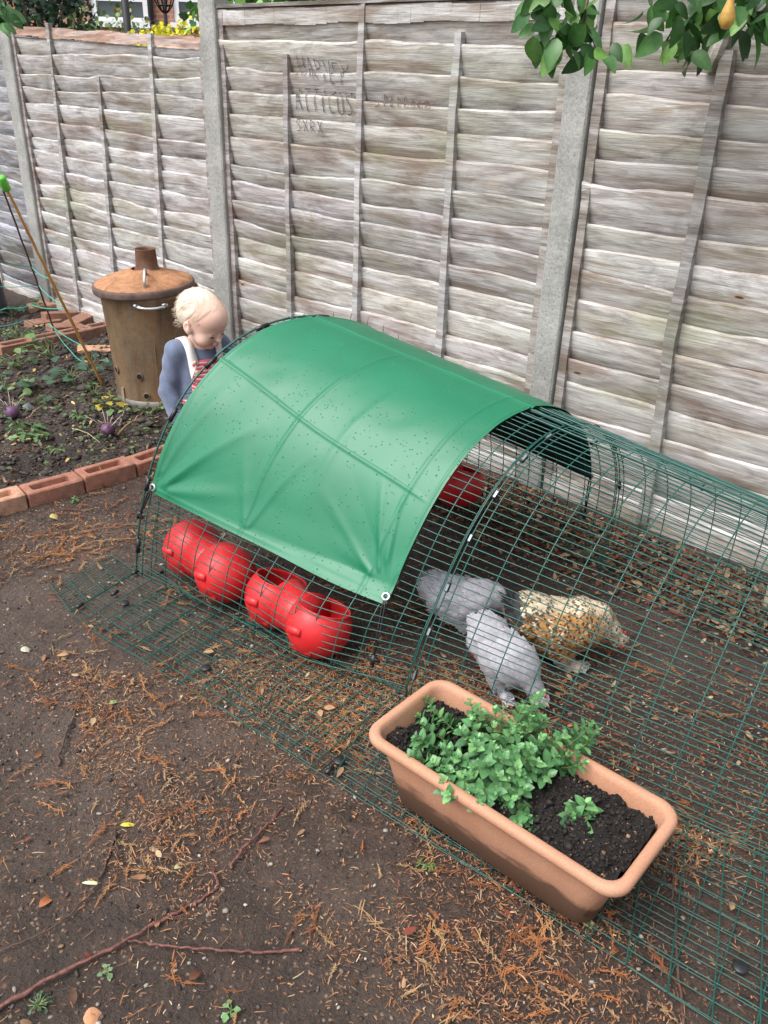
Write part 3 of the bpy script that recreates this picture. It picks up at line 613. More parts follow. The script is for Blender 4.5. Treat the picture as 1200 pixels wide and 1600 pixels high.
stick([(358, 1357), (385, 1325), (415, 1292), (442, 1258)], .0032, .0022, M['twig'], 'short dark red stick among the orange litter')
stick([(90, 1197), (100, 1160), (118, 1110), (145, 1045)], .0034, .002, M['twigd'], 'upright purplish stick at the left of the skirt corner')
stick([(1048, 1300), (1050, 1400), (1058, 1480), (1068, 1600)], .0015, .0035, M['twigd'], 'dark wavy twig trailing past the lower right mesh')
# ================================================================== MESH RUN
tt = np.linspace(0, math.pi, 600); Q = run(np.full(600, .5), tt); al = np.r_[0, np.cumsum(np.linalg.norm(np.diff(Q, axis=0), axis=1))]
def t_arc(f): return np.interp(np.asarray(f)*al[-1], al, tt)
def base_z(P): P = P.copy(); P[:, 2] = np.maximum(P[:, 2], .004)+gz(P[:, 0], P[:, 1])*np.clip(1-P[:, 2]/.2, 0, 1); return P
er = empty('chicken_run', (.0, 2.3, 0), label='long green wire mesh tunnel run on the soil, keeping three hens', cat='chicken run')
def rel(P, e): return P-np.array(e.location)[None]
NW = 88; fr = np.linspace(0, 1, NW); ta = t_arc(fr); tarc = t_arc(np.linspace(0, 1, 61))
def tunnel(nm, s0, s1, step, off=0.):
    ps = []; ss = np.linspace(s0, s1, 15); rs = np.random.default_rng(int(abs(s0)*10)+3)
    for i, t in enumerate(ta):
        P = base_z(run(ss, np.full(len(ss), t+rs.normal(0, .0016)))); P[1:-1] += rs.normal(0, .0007, P[1:-1].shape); ps.append(P)
    V1, F1 = wires(ps, .00145, 5)
    aps = [base_z(run(np.full(61, s), tarc)) for s in np.arange(s0, s1-.0001, step)]
    ce = Q.mean(0); ce[2] = .25
    aps = [p+unit(p-np.array([p[:, 0].mean(), p[:, 1].mean(), .2]))*(-.0022) for p in aps]
    V2, F2 = wires(aps, .0018, 5)
    return meshobj(nm, rel(np.vstack([V1, V2]), er), np.vstack([F1, F2+len(V1)]), M['wire'], er)
tunnel('mesh_tunnel', .005, 1.0, .0665); tunnel('mesh_tunnel', -1.35, -.012, .088)
for s, r in ((.0, .0020), (-.011, .0020), (.999, .0036), (.972, .0022), (-1.35, .004)):
    P = base_z(run(np.full(61, s), tarc)); v, f = tube(P, r, 7); meshobj('ring', rel(v, er), f, M['wireb'], er)
def clip(s, fa, pale=True, half=.013, r=.0058):
    t = t_arc(np.array([fa-half/1.9, fa, fa+half/1.9])); P = base_z(run(np.full(3, s-.008), t)); T = P[2]-P[0]
    b = MB(); b.tube(P, r, 10); o = b.build('clip', M['blk'], er); o.data.transform(Matrix.Translation(-Vector(er.location)))
    if pale:
        ou = unit(P[1]-V3(.36, 2.2, .15)); b = MB(); Mx = np.stack([unit(T), unit(np.cross(ou, T)), ou], -1)
        b.box(P[1]+ou*(r*.75), (.019, .006, .005), M=Mx); k = b.build('clip_face', M['clip'], o, smooth=False); k.data.transform(Matrix.Translation(-Vector(er.location)))
for fa in (.055, .125, .20, .275, .345, .415, .475, .62, .72, .82): clip(-.003, fa, fa < .6)
for fa in (.06, .17, .28, .37, .46, .56, .66, .78, .9): clip(1.003, fa, False, .02, .0075)
for s, f_ in ((-.10, .512), (-.42, .512), (-.75, .512)):
    clip(s, f_, True, .012, .006)
# longitudinal stiffeners along the ridge
for f_ in (.505, .53, .555):
    P = run(np.linspace(-1.35, 1, 20), np.full(20, float(t_arc(f_)))); P[:, 2] += .004; v, f = tube(P, .0026, 6); meshobj('ridge_wire', rel(v, er), f, M['wire'], er)
# end panel
N0, F0 = ring(RB, np.array(0.)), ring(RB, np.array(math.pi)); ps = []
Wd = np.linalg.norm(F0-N0); prof = run(np.full(200, 1.), np.linspace(0, math.pi, 200)); sp_ = (prof-N0)@unit(F0-N0)
for q in np.arange(.07, Wd, .075):
    h = np.interp(q, np.maximum.accumulate(sp_), prof[:, 2]); b0 = N0+unit(F0-N0)*q; ps.append(np.array([b0+V3(0, 0, .004), b0+V3(.0972, .0348, RB[4])*(h/RB[4])]))
for z in np.arange(.02, .78, .03):
    k = np.where(prof[:, 2] >= z)[0]
    if len(k) > 2: ps.append(np.array([prof[k[0]], prof[k[-1]]]))
v, f = wires(ps, .0011, 5); meshobj('end_panel', rel(v, er), f, M['wireb'], er)
# skirts lying flat
def skirt(nm, a0, a1, b0, b1, nl, step, zo=.006, seed=1, sag=.004):
    """a: inner edge, b: outer edge (2 corners each)"""
    a0, a1, b0, b1 = [np.array([*p[:2], 0.]) for p in (a0, a1, b0, b1)]; ps = []; rs = np.random.default_rng(seed); L = np.linalg.norm(a1-a0)
    def fin(P, k=0): P = P.copy(); P[:, 2] = gz(P[:, 0], P[:, 1])+zo+k+sag*vn(P[:, 0]*5+seed, P[:, 1]*5, 41); return P
    u = np.linspace(0, 1, max(8, int(L/.06)))[:, None]
    for w_ in np.linspace(0, 1, nl):
        w_ = w_+rs.normal(0, .004); p0 = a0*(1-w_)+b0*w_; p1 = a1*(1-w_)+b1*w_; ps.append(fin(p0*(1-u)+p1*u))
    v1, f1 = wires(ps, .00115, 5); ps = []; n = int(L/step)
    for q in np.linspace(0, 1, n+1):
        p0 = a0*(1-q)+a1*q; p1 = b0*(1-q)+b1*q; uu = np.linspace(0, 1, 8)[:, None]; ps.append(fin(p0*(1-uu)+p1*uu, .0026))
    v2, f2 = wires(ps, .0014, 5); meshobj(nm, rel(np.vstack([v1, v2]), er), np.vstack([f1, f2+len(v1)]), M['wire'], er)
skirt('skirt', (-.8234, 2.3666), (.0784, 1.7889), (-.958, 2.125), (-.135, 1.495), 12, .076)
skirt('skirt', (-.70, 2.285), (.06, 1.80), (-.862, 2.035), (-.155, 1.515), 11, .078, zo=.011, seed=4)
skirt('skirt', (.0784, 1.7889), (1.295, 1.01), (-.135, 1.495), (1.06, .60), 14, .076)
skirt('skirt', (.02, 1.80), (1.28, 1.03), (-.10, 1.475), (1.08, .56), 12, .078, zo=.012, seed=6)
skirt('skirt', (-.8234, 2.3666), (-.958, 2.125), (-.94, 2.47), (-1.071, 2.271), 14, .060, seed=8)
def disc(px, py, k=1):
    P = gnd(px, py); b = MB(); b.lathe([(.0003, 0), (.013, 0), (.0145, .002), (.0145, .004), (.012, .006), (.0003, .007)], 20); o = b.build('ground_peg', M['blk'], er); o.location = Vector((P[0], P[1], float(gz(P[0], P[1]))+.012))-Vector(er.location)
for p in ((195, 945), (530, 1190), (322, 1047), (1155, 1515)): disc(*p)
def fclip(px, py, ang):
    P = gnd(px, py); b = MB(); d = V3(math.cos(ang), math.sin(ang), 0)*.013; b.tube([-d, d], .0055, 8); o = b.build('clip', M['blk'], er); o.location = Vector((P[0], P[1], float(gz(P[0], P[1]))+.016))-Vector(er.location)
for p in ((125, 950, 1.05), (180, 930, 1.05), (515, 1206, .9), (212, 897, 1.0), (250, 897, .6)): fclip(*p)
# ================================================================== COVER
S_, T_ = np.meshgrid(np.linspace(.118, .968, 300), np.linspace(0, 1, 420), indexing='ij')
t0 = .335-.045*(1-(S_-.118)/.85); t1 = math.pi-.42
TT = t0+(t1-t0)*T_; P = run(S_, TT); e_ = .0008
dS = run(S_+e_, TT)-P; dT = run(S_, TT+e_)-P; nrm = unit(np.cross(dS, dT))
if (nrm[150, 200] @ V3(0, 0, 1)) < 0: nrm = -nrm
def rid(x, w_): return np.exp(-(x/w_)**2)
off = .009+.0018*(vn(S_*5, TT*4, 51)-.5)+.0018*np.sin(S_*40+TT*3)*.3
off += .0030*rid(TT-(.775+.20*(S_-.2)/.57+.008*np.sin(S_*9)), .009)*sst(.12, .2, S_)      # fold line along the tunnel
off += .0028*rid(S_-.598-.012*np.sin(TT*3), .006)*(1-sst(1.5, 1.7, TT))                     # fold line over the arch
off += .0020*rid(S_-.197, .006)*(1-sst(1.62, 1.75, TT))
off -= .004*rid(TT-1.645, .010); off += .0024*rid(TT-1.625, .010)+.0020*rid(TT-1.68, .02)      # welded seam by the ridge
off += .0020*rid(S_-.40-.05*np.sin(TT*2), .014)*rid(TT-.95, .4)
off += .0022*(vn(S_*16+TT*3, TT*9, 52)-.5)*sst(.4, .9, TT)
def corner(s0, tc, amp, ph, sg):
    dx = (S_-s0)*1.07; dy = (TT-tc)*.62; r = np.hypot(dx, dy)+1e-6; a = np.arctan2(dy, sg*dx)
    return amp*np.exp(-(r/.30)**2)*sst(.01, .10, r)*(np.maximum(np.sin(a*7+ph), -.2)**1)*np.clip(np.sin(a*1.0+.05), 0, 1)
off += corner(.135, .36, .006, .6, 1)+corner(.955, .34, .008, 2.4, -1)
def fold(sa, ta_, sb, tb, amp, w_):           # a straight soft fold from (s,t) to (s,t)
    ax, ay, bx, by = sa*1.07, ta_*.62, sb*1.07, tb*.62; dx, dy = bx-ax, by-ay; L2 = dx*dx+dy*dy
    px, py = S_*1.07-ax, TT*.62-ay; u = np.clip((px*dx+py*dy)/L2, 0, 1); d = np.hypot(px-u*dx, py-u*dy); return amp*rid(d, w_*(.5+u*.8))*(1-u*u*.85)*sst(0, .08, u)
FK = .62
for fa in ((.93, .36, .70, .80, .010, .020), (.92, .36, .60, .50, .009, .022), (.95, .40, .86, .95, .007, .02), (.17, .38, .28, .80, .007, .011), (.16, .42, .22, .9, .004, .010), (.18, .36, .42, .62, .005, .014), (.60, .34, .50, .80, .006, .016), (.60, .34, .72, .70, .005, .018), (.20, .36, .36, .40, -.006, .02)): off += fold(*fa[:4], fa[4]*FK, fa[5])
off += .010*(1-sst(.33, .50, TT))*(.4+.6*np.sin(math.pi*(S_-.118)/.85))         # lower edge stands off a little
edge = np.minimum.reduce([(S_-.118), (.968-S_), (TT-t0)*.6]); off += .0016*rid(edge-.012, .003)
P2 = P+nrm*off[..., None]; P2[..., 2] -= .006*np.sin(math.pi*(S_-.118)/.85)*(1-sst(.33, .6, TT))
ec = empty('green_cover', tuple(P2[150, 210]), label='green waterproof cover draped over the left end of the mesh run, beaded with rain', cat='tarpaulin')
n1, n2 = S_.shape; ii = np.arange(n1*n2).reshape(n1, n2); Fq = np.stack([ii[:-1, :-1], ii[:-1, 1:], ii[1:, 1:], ii[1:, :-1]], -1).reshape(-1, 4)
Vt = rel(P2.reshape(-1, 3), ec); Vb = rel((P2-nrm*.0016).reshape(-1, 3), ec)
meshobj('sheet', Vt, Fq, M['tarp'], ec); 
# underside with a turned edge so that the sheet has a closed thickness
bd = np.r_[ii[0, :], ii[1:, -1], ii[-1, -2::-1], ii[-2:0:-1, 0]]; m_ = len(bd)
Vu = np.vstack([Vb, Vt[bd]]); Fu = np.vstack([Fq[:, ::-1], np.stack([bd, np.roll(bd, -1), n1*n2+(np.arange(m_)+1) % m_, n1*n2+np.arange(m_)], -1)])
meshobj('underside', Vu, Fu, M['tarpin'], ec)
def torus(b, c, nrm_, R_, r, n=24):
    nrm_ = unit(nrm_); a = unit(np.cross(nrm_, V3(.3, .2, 1))); b2 = np.cross(nrm_, a); th = np.linspace(0, 2*math.pi, n+1)
    P = np.array(c)+R_*(np.cos(th)[:, None]*a+np.sin(th)[:, None]*b2); b.tube(P, r, 8, cap=False)
def cord(i, j, sring, tr, label):
    c = P2[i, j]+nrm[i, j]*.003; b = MB(); torus(b, c, nrm[i, j], .0095, .0035); g = b.build('eyelet', M['steel'], ec); g.data.transform(Matrix.Translation(-Vector(ec.location)))
    en = base_z(run(np.array([sring]), np.array([tr])))[0]+nrm[i, j]*.004; e = empty('elastic_cord', tuple(c), label=label, cat='elastic cord')
    b = MB(); d = unit(en-c); sd_ = unit(np.cross(d, nrm[i, j]))
    for sg in (-1, 1): b.tube([V3(0, 0, 0)+nrm[i, j]*.004, d*.03+sd_*.004*sg+nrm[i, j]*.004, (en-c)*.6+sd_*.0035*sg, en-c], .0026, 6)
    b.build('cord', M['blk'], e)
    b = MB(); k = (en-c); b.tube([k-d*.012, k+d*.016], [.008, .006], 8); b.tube([k-sd_*.018, k+sd_*.018], .0055, 8); b.build('toggle', M['blk'], e)
cord(3, 4, .1, .10, 'black elastic cord at the near right corner of the green cover')
cord(296, 4, 1.0, .22, 'black elastic cord at the near left corner of the green cover')
cord(3, 416, .12, math.pi-.20, 'black elastic cord at the far corner of the cover, seen through the mesh'); cord(296, 416, 1.0, math.pi-.2, 'black elastic cord at the far left corner of the cover')
# ================================================================== RED POTS
def pot_mesh(opened):
    b = MB(); r = .096
    if opened:
        th = np.linspace(math.pi, math.radians(54), 22); o = [(r*math.sin(a), r*math.cos(a)) for a in th]; ri = r-.004
        i_ = [(ri*math.sin(a), ri*math.cos(a)) for a in th[::-1]]; o[-1] = (o[-1][0], o[-1][1]+.001)
        b.lathe([(max(x, .0005), z) for x, z in o]+[(o[-1][0]+.0015, o[-1][1]+.003), (o[-1][0]-.003, o[-1][1]+.003)]+[(max(x, .0005), z) for x, z in i_], 40)
    else:
        th = np.linspace(math.pi, 0, 40); pr = []
        for a in th:
            rr = r*(1+.012*(abs(a-1.95) < .09)); pr.append((max(.0005, rr*math.sin(a)), rr*math.cos(a)))
        b.lathe(pr, 40)
    return b
U_ = unit(V3(.843, -.538, 0)); NN = V3(-.538, -.843, 0)
def twin(ca, cb, opened, label, grp, tabs=True, tilt=.34):
    ca, cb = np.array(ca)+(V3(.020, .002, -.012) if tabs else 0), np.array(cb)+(V3(.020, .002, -.012) if tabs else 0); e = empty('twin_feeder', tuple((ca+cb)/2), label=label, cat='poultry feeder', group=None)
    ce = np.array(e.location); ax = unit(-NN*math.sin(tilt)+V3(0, 0, 1)*math.cos(tilt)+U_*.10); xx = unit(np.cross(V3(1, .2, 0), ax)); Mx = np.stack([xx, np.cross(ax, xx), ax], -1)
    for c in (ca, cb):
        b = pot_mesh(opened); o = b.build('pot', M['red'], e); o.data.transform(Matrix([list(map(float, r)) for r in Mx]).to_4x4()); o.location = Vector(c-ce)
        if tabs:
            b = MB(); k = NN*.088+V3(0, 0, .026)-U_*.014; Mt = np.stack([U_, -NN, V3(0, 0, 1)], -1)
            b.tube([k-U_*.022, k-U_*.020, k+U_*.020, k+U_*.022], [.008, .0135, .0135, .008], 14); b.box(k-V3(0, 0, .006)-NN*.010, (.039, .024, .021), M=Mt)
            t = b.build('hanging_clip', M['red'], o)
            b = MB(); fl = NN*.078-V3(0, 0, .02); b.box(fl, (.07, .016, .055), M=Mt); t2 = b.build('back_plate', M['red'], o, smooth=False); bv = t2.modifiers.new('b', 'BEVEL'); bv.width = .006; bv.segments = 3
    b = MB(); d = cb-ca; b.tube([ca-ce+d*.2, ca-ce+d*.5+V3(0, 0, -.004), ca-ce+d*.8], [.080, .066, .080], 24); b.build('saddle', M['red'], e)
twin((-.644, 2.366, .114), (-.512, 2.226, .112), False, 'left pair of red domed pots with closed lids hanging inside the run wall', '')
twin((-.334, 2.098, .112), (-.196, 1.966, .108), True, 'right pair of red round pots with open tops hanging inside the run wall', '')
twin((.165, 2.93, .16), (.275, 2.84, .15), True, 'red pots at the far wall of the run, glimpsed through the mesh beside the cover', '', False)
# ================================================================== PLANTER
def rrect(L, W, r, z, n=6):
    o = []
    for cx, cy, a0 in ((L/2-r, W/2-r, 0), (-L/2+r, W/2-r, 90), (-L/2+r, -W/2+r, 180), (L/2-r, -W/2+r, 270)):
        for q in range(n+1): a = R(a0+90*q/n); o.append((cx+r*math.cos(a), cy+r*math.sin(a), z))
    return o
PL, PWd, PH = .638, .285, .190
PC = V3(.297, 1.322, 0); PA = R(-40.6); PC[2] = .012
ep = empty('planter', PC, PA, label='long terracotta coloured trough planter standing on the mesh skirt', cat='planter')
loops = [rrect(PL-.145, PWd-.10, .03, 0), rrect(PL-.133, PWd-.088, .04, .003), rrect(PL-.085, PWd-.064, .040, PH*.55), rrect(PL-.052, PWd-.046, .038, PH-.032), rrect(PL-.046, PWd-.044, .038, PH-.027), rrect(PL-.010, PWd-.010, .045, PH-.024), rrect(PL-.002, PWd-.002, .048, PH-.018), rrect(PL, PWd, .05, PH-.011), rrect(PL-.004, PWd-.004, .048, PH-.004), rrect(PL-.014, PWd-.014, .046, PH),
         rrect(PL-.036, PWd-.036, .038, PH), rrect(PL-.046, PWd-.046, .034, PH-.004), rrect(PL-.052, PWd-.052, .032, PH-.014), rrect(PL-.075, PWd-.070, .03, PH-.06), rrect(PL-.12, PWd-.09, .03, .03)]
n = len(loops[0]); V = np.array(loops).reshape(-1, 3); F = [(i*n+j, i*n+(j+1) % n, (i+1)*n+(j+1) % n, (i+1)*n+j) for i in range(len(loops)-1) for j in range(n)]
F.append(tuple(range(n-1, -1, -1))); F.append(tuple((len(loops)-1)*n+j for j in range(n))); V[:, 2] += .0025*np.sin(V[:, 0]*9)*(V[:, 2] > .1)
meshobj('trough', V, F, M['terra'], ep)
xs = np.linspace(-.5, .5, 230); ys = np.linspace(-.5, .5, 100); XX, YY = np.meshgrid(xs, ys, indexing='ij'); X_, Y_ = XX*(PL-.066), YY*(PWd-.062)
Z_ = PH-.040+.018*(vn(X_*14+3, Y_*14, 61)-.5)+.020*(vn(X_*42, Y_*42, 62)-.5)+.014*(vn(X_*95, Y_*95, 63)-.5)+.008*(vn(X_*190, Y_*190, 64)-.5)-.010*sst(.3, .5, np.abs(YY))+.012*sst(.1, .4, XX)
ii = np.arange(X_.size).reshape(X_.shape); Fq = np.stack([ii[:-1, :-1], ii[1:, :-1], ii[1:, 1:], ii[:-1, 1:]], -1).reshape(-1, 4)
meshobj('compost', np.stack([X_, Y_, Z_], -1).reshape(-1, 3), Fq, M['pot'], ep, smooth=False)
_n = 5200; _i, _j = rng.integers(2, 228, _n), rng.integers(2, 98, _n); _s = rng.gamma(2, .0009, _n)+.0008; _o = np.array([(1, 0, 0), (-1, 0, 0), (0, 1, 0), (0, -1, 0), (0, 0, .8), (0, 0, -.8)], float); _f = np.array([(0, 2, 4), (2, 1, 4), (1, 3, 4), (3, 0, 4), (2, 0, 5), (1, 2, 5), (3, 1, 5), (0, 3, 5)])
_M = np.linalg.qr(rng.normal(0, 1, (_n, 3, 3)))[0]*_s[:, None, None]*rng.uniform(.6, 1.5, (_n, 1, 3)); _c = np.where(rng.random((_n, 1)) < .06, np.array([[.16, .09, .05]]), np.array([[.014, .010, .008]]))*rng.uniform(.5, 1.8, (_n, 1))
v, f, c_ = scatter(_o, _f, _M, np.stack([X_[_i, _j], Y_[_i, _j], Z_[_i, _j]+_s*.4], -1), _c); meshobj('compost_crumbs', v, f, M['stone'], ep, col=c_, smooth=False, kind='stuff')
def soilz(x, y): return PH-.038+.012*max(0, x)*2
# herbs
mV, mF = leaf_t(1, .72, 5, .14, .12)
def herb(name, stems, label, parent_e, seed, leafL=.0265, col0=((.07, .18, .075), (.11, .28, .10), (.20, .42, .15)), cat='herb plant', dz=0):
    """stems: list of (x,y, tipx,tipy,tipz, scale) in the planter frame"""
    rs = np.random.default_rng(seed); c, s = math.cos(PA), math.sin(PA); Rz = rotz(PA); e = empty(name, PC+Rz@V3(*stems[0][:2], PH-.04), 0, label=label, cat=cat); eo = np.array(e.location)
    b = MB(); Md, T, Cc, S_l = [], [], [], []
    for x, y, tx, ty, tz, sc in stems:
        p0 = V3(x, y, PH-.048); p3 = V3(tx, ty, tz); mid = (p0+p3)/2+V3((tx-x)*.25, (ty-y)*.25, -.004); L = np.linalg.norm(p3-p0)
        u = np.linspace(0, 1, 9)[:, None]; P = (1-u)**2*p0+2*u*(1-u)*mid+u*u*p3; P = P@Rz.T+PC-eo; b.tube(P, np.linspace(.0016, .0009, 9), 5)
        nn = max(4, int(L/.015)); a0 = rs.uniform(0, 3)
        for k in range(nn+1):
            f = .12+.88*k/nn; q = f*8; i = min(7, int(q)); pt = P[i]*(1-(q-i))+P[i+1]*(q-i); T_ = unit(P[i+1]-P[i]); a = a0+k*math.pi/2
            r1 = unit(np.cross(T_, V3(.3, .1, 1))); r2 = np.cross(T_, r1); top = k/nn
            for kk in range(2 if k < nn else 4):
                aa = a+kk*(math.pi if k < nn else math.pi/2)+rs.normal(0, .25); out = r1*math.cos(aa)+r2*math.sin(aa)
                d = unit(out+T_*(.25+.5*top)+V3(0, 0, -.15*(1-top))+rs.normal(0, .12, 3)); Ls = leafL*sc*(1.15-.55*top**2)*rs.uniform(.75, 1.2)*(1 if k < nn else .55)
                Md.append(frames(d, T_+V3(0, 0, .6))); S_l.append(Ls); T.append(pt+out*.001)
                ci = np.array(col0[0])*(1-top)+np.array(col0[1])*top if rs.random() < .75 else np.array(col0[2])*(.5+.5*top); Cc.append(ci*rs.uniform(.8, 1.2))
    Md = np.array(Md)*np.array(S_l)[:, None, None]; tc = np.ones((len(mV), 3)); tc[1::3] = 1.25
    v, f, c_ = scatter(mV, mF, Md, np.array(T), np.array(Cc), tc); b.build('stem', M['twigd'] if False else simple('herb stem', (.12, .18, .06), .6), e)
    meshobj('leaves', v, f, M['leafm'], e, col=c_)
rs = np.random.default_rng(12); st = []
def lc(px, py, z):     # photo point at height z -> planter frame
    P = gnd(px, py, z)-PC; return (rotz(-PA)@P)
tips = [(672, 1105, .20), (650, 1150, .19), (640, 1180, .19), (690, 1120, .19), (735, 1095, .22), (752, 1110, .22), (785, 1105, .24), (838, 1085, .30), (815, 1105, .27), (830, 1120, .26), (770, 1130, .24), (800, 1140, .25), (845, 1150, .25), (880, 1145, .25), (925, 1130, .26), (935, 1140, .25), (905, 1165, .23), (915, 1190, .21), (870, 1180, .23), (690, 1165, .21), (715, 1180, .21), (740, 1160, .23), (700, 1240, .19), (690, 1220, .19), (745, 1235, .20), (775, 1235, .20), (780, 1210, .22), (810, 1200, .23), (840, 1190, .23), (760, 1190, .22), (725, 1210, .20), (800, 1250, .19), (820, 1230, .20), (770, 1160, .24), (810, 1165, .25), (660, 1130, .19), (860, 1210, .21), (790, 1180, .25), (830, 1165, .26), (750, 1255, .19), (720, 1140, .22), (735, 1125, .22), (850, 1120, .25), (675, 1190, .19), (700, 1200, .20), (825, 1275, .17), (810, 1285, .165)]
root = lc(775, 1195, .14)
for px, py, z in tips:
    for k in range(2):
        t = lc(px+rs.normal(0, 5)*(k > 0)*2, py+rs.normal(0, 5)*(k > 0)*2, z+.012-(.020*k)); o = root[:2]+(t[:2]-root[:2])*rs.uniform(.35, .6)+rs.normal(0, .012, 2)
        o[0] = np.clip(o[0], -.25, .26); o[1] = np.clip(o[1], -.085, .085); st.append((o[0], o[1], t[0], t[1], t[2], rs.uniform(.85, 1.12)))
herb('oregano_plant', st, 'large bushy green herb spilling over the left half of the planter', ep, 3)
r2 = lc(905, 1290, .15); st = [(r2[0], r2[1], *lc(px, py, z), 1.25) for px, py, z in ((915, 1255, .20), (895, 1275, .18), (925, 1272, .185), (900, 1290, .165), (915, 1285, .17))]
herb('oregano_seedling', st, 'small single green herb sprig growing in the bare right half of the planter', ep, 5, .034)
def bit(px, py, z, L, c, az, label):
    P = gnd(px, py, z); v, f = leaf_t(L, L*.3, 6, .2, .5); v = v@rotz(az).T; o = meshobj('leaf_scrap', v, f, vcol('scrap', .7, .3, 80), col=np.tile(c, (len(v), 1)), label=label, cat='leaf'); o.location = P
bit(832, 1292, .165, .03, (.45, .25, .17), .6, 'small brown curled leaf on the compost beside the bushy herb'); bit(950, 1283, .165, .028, (.25, .19, .17), 1.2, 'grey brown curled leaf on the compost right of the sprig'); bit(650, 1150, .16, .028, (.33, .22, .17), 1.4, 'brown leaf standing at the left end of the compost')
# ================================================================== HENS
fV, fF = leaf_t(1, .62, 4, -.10, .10)
def feathers(fn, Vs, Fs, N, L, colf, seed, flow, lift=.20, W=1.15, keep=None):
    rs = np.random.default_rng(seed); A = Vs[Fs[:, 0]]; B_ = Vs[Fs[:, 1]]; C_ = Vs[Fs[:, 2]]; D_ = Vs[Fs[:, 3]]
    ar = np.linalg.norm(np.cross(C_-A, D_-B_), axis=1); k = rs.choice(len(Fs), N, p=ar/ar.sum()); u, v = rs.random((2, N, 1))
    P = (A[k]*(1-u)+B_[k]*u)*(1-v)+(D_[k]*(1-u)+C_[k]*u)*v; n = grad(fn, P)
    if keep is not None: m = keep(P); P, n = P[m], n[m]
    N = len(P); d = flow(P)+rs.normal(0, .16, (N, 3)); d = unit(d-n*(d*n).sum(1)[:, None]); dl = unit(d+n*(lift+rs.normal(0, .07, (N, 1))))
    Ls = (L(P) if callable(L) else np.full(N, L))*rs.uniform(.75, 1.25, N); Ms = frames(dl, n)*Ls[:, None, None]; Ms[:, :, 1] *= W
    c, tip = colf(P, rs, N); tc = np.ones((len(fV), 3)); V, F, C = scatter(fV, fF, Ms, P-n*.0015, c)
    t_ = np.repeat(np.linspace(0, 1, 5), 3); w_ = sst(.52, .68, t_)[None, :, None]*np.array([.6, 1, .6]*5)[None, :, None]; C = C.reshape(N, -1, 3); C = C*(1-w_)+tip[:, None]*w_
    return V, F, C.reshape(-1, 3)
def hen(name, loc, az, label, seed, colour, k=1., neck=None, tailc=None, headc=None, pitch=0., fs=1., nf=5200):
    """faces +x; origin on the ground under the body"""
    e = empty(name, loc, R(az), label=label, cat='hen', group=None)
    nk = np.array(neck if neck is not None else [(.055, 0, .135), (.10, 0, .115), (.135, 0, .075), (.165, 0, .052)])*k; hd = nk[-1]
    def fn(P):
        q = P/k
        d = ell(q, (-.005, 0, .112), (.098, .072, .068)); d = smin(d, ell(q, (-.078, 0, .138), (.066, .068, .064)), .022); d = smin(d, ell(q, (-.118, 0, .165), (.040, .036, .040)), .03)
        d = smin(d, ell(q, (.058, 0, .108), (.056, .056, .058)), .03); d = smin(d, ell(q, (-.02, 0, .075), (.07, .062, .048)), .03)
        for s in (-1, 1):
            d = smin(d, ell(q, (-.005, .050*s, .125), (.078, .026, .042), roty(.15)), .012); d = smin(d, ell(q, (.0, .035*s, .05), (.030, .026, .04)), .02)
            d = smin(d, cap(q, (.005, .036*s, .04), (.012, .038*s, .008), .012, .008), .008); d = smin(d, ell(q, (.030, .040*s, .010), (.034, .016, .010)), .01)
        d = smin(d, chain(P, nk, np.array([.050, .036, .025, .021])*k, .02*k)/k, .02); d = smin(d, ell(P, hd+V3(.008, 0, 0)*k, V3(.024, .017, .018)*k)/k, .006)
        if name and fs == 1.: d = d+.007*(vn(q[:, 0]*42+q[:, 2]*17, q[:, 1]*42+q[:, 2]*31, 72)-.5)-.012*np.exp(-((q[:, 0]+.035)/.012)**2)*(q[:, 2] > .09)*0
        return d*k
    Vb_, Fb_ = nets(fn, V3(-.18, -.10, -.004)*k, V3(max(.24, hd[0]/k+.05), .12, .24)*k, .0058*k)
    base, plume = colour
    meshobj('body', Vb_, Fb_, vcol('hen down', .9, .2, 60), e, col=np.asarray(plume(Vb_, np.random.default_rng(seed), len(Vb_))[0])*.85)
    def flow(P):
        f = np.tile(V3(-1, 0, -.18), (len(P), 1)); hx = sst(.06, .12, P[:, 0]/k)[:, None]; dn = unit(nk[0]-nk[-1]); f = f*(1-hx)+dn*hx
        lw = (P[:, 2]/k < .06)[:, None]; f = np.where(lw, V3(-.45, 0, -1), f); ft = (P[:, 2]/k < .022)[:, None]; f = np.where(ft, V3(.8, 0, -.1)+P*V3(0, 6, 0), f); up = sst(-.09, -.14, P[:, 0]/k)[:, None]; return f+up*V3(0, 0, .75)
    def Lf(P): return k*fs*np.where(P[:, 0] > .09*k, .016, np.where(P[:, 0] < -.06*k, .034, .028))
    V, F, C = feathers(fn, Vb_, Fb_, nf, Lf, plume, seed, flow)
    meshobj('plumage', V, F, M['feather'], e, col=C)
    b = MB(); hp = hd+V3(.028, 0, -.003)*k; dirn = unit(nk[-1]-nk[-2]); b.tube([hp-dirn*.004, hp+dirn*.007, hp+dirn*.016+V3(0, 0, -.002)], [.0062*k, .0045*k, .0008], 8); b.build('beak', M['beak'], e)
    b = MB()
    for q in range(5): b.tube([hd+V3(.020-.008*q, 0, .014)*k, hd+V3(.021-.009*q, .000, .026+.004*math.sin(q*.9))*k], [.004*k, .0018*k], 6)
    b.build('comb', M['comb'], e)
    for s in (-1, 1):
        b = MB(); b.lathe([(.0004, -.003), (.003, -.001), (.0034, .001), (.0004, .003)], 10, tuple(hd+V3(.014, .0165*s, .004)*k), rotx(R(90))); b.build('eye', M['eyem'], e)
        b = MB(); Wt = ell; b.lathe([(.0005, -.008), (.006, -.004), (.0065, .002), (.0005, .007)], 10, tuple(hd+V3(.016, .014*s, -.012)*k), roty(.2)); b.build('wattle', M['comb'], e)
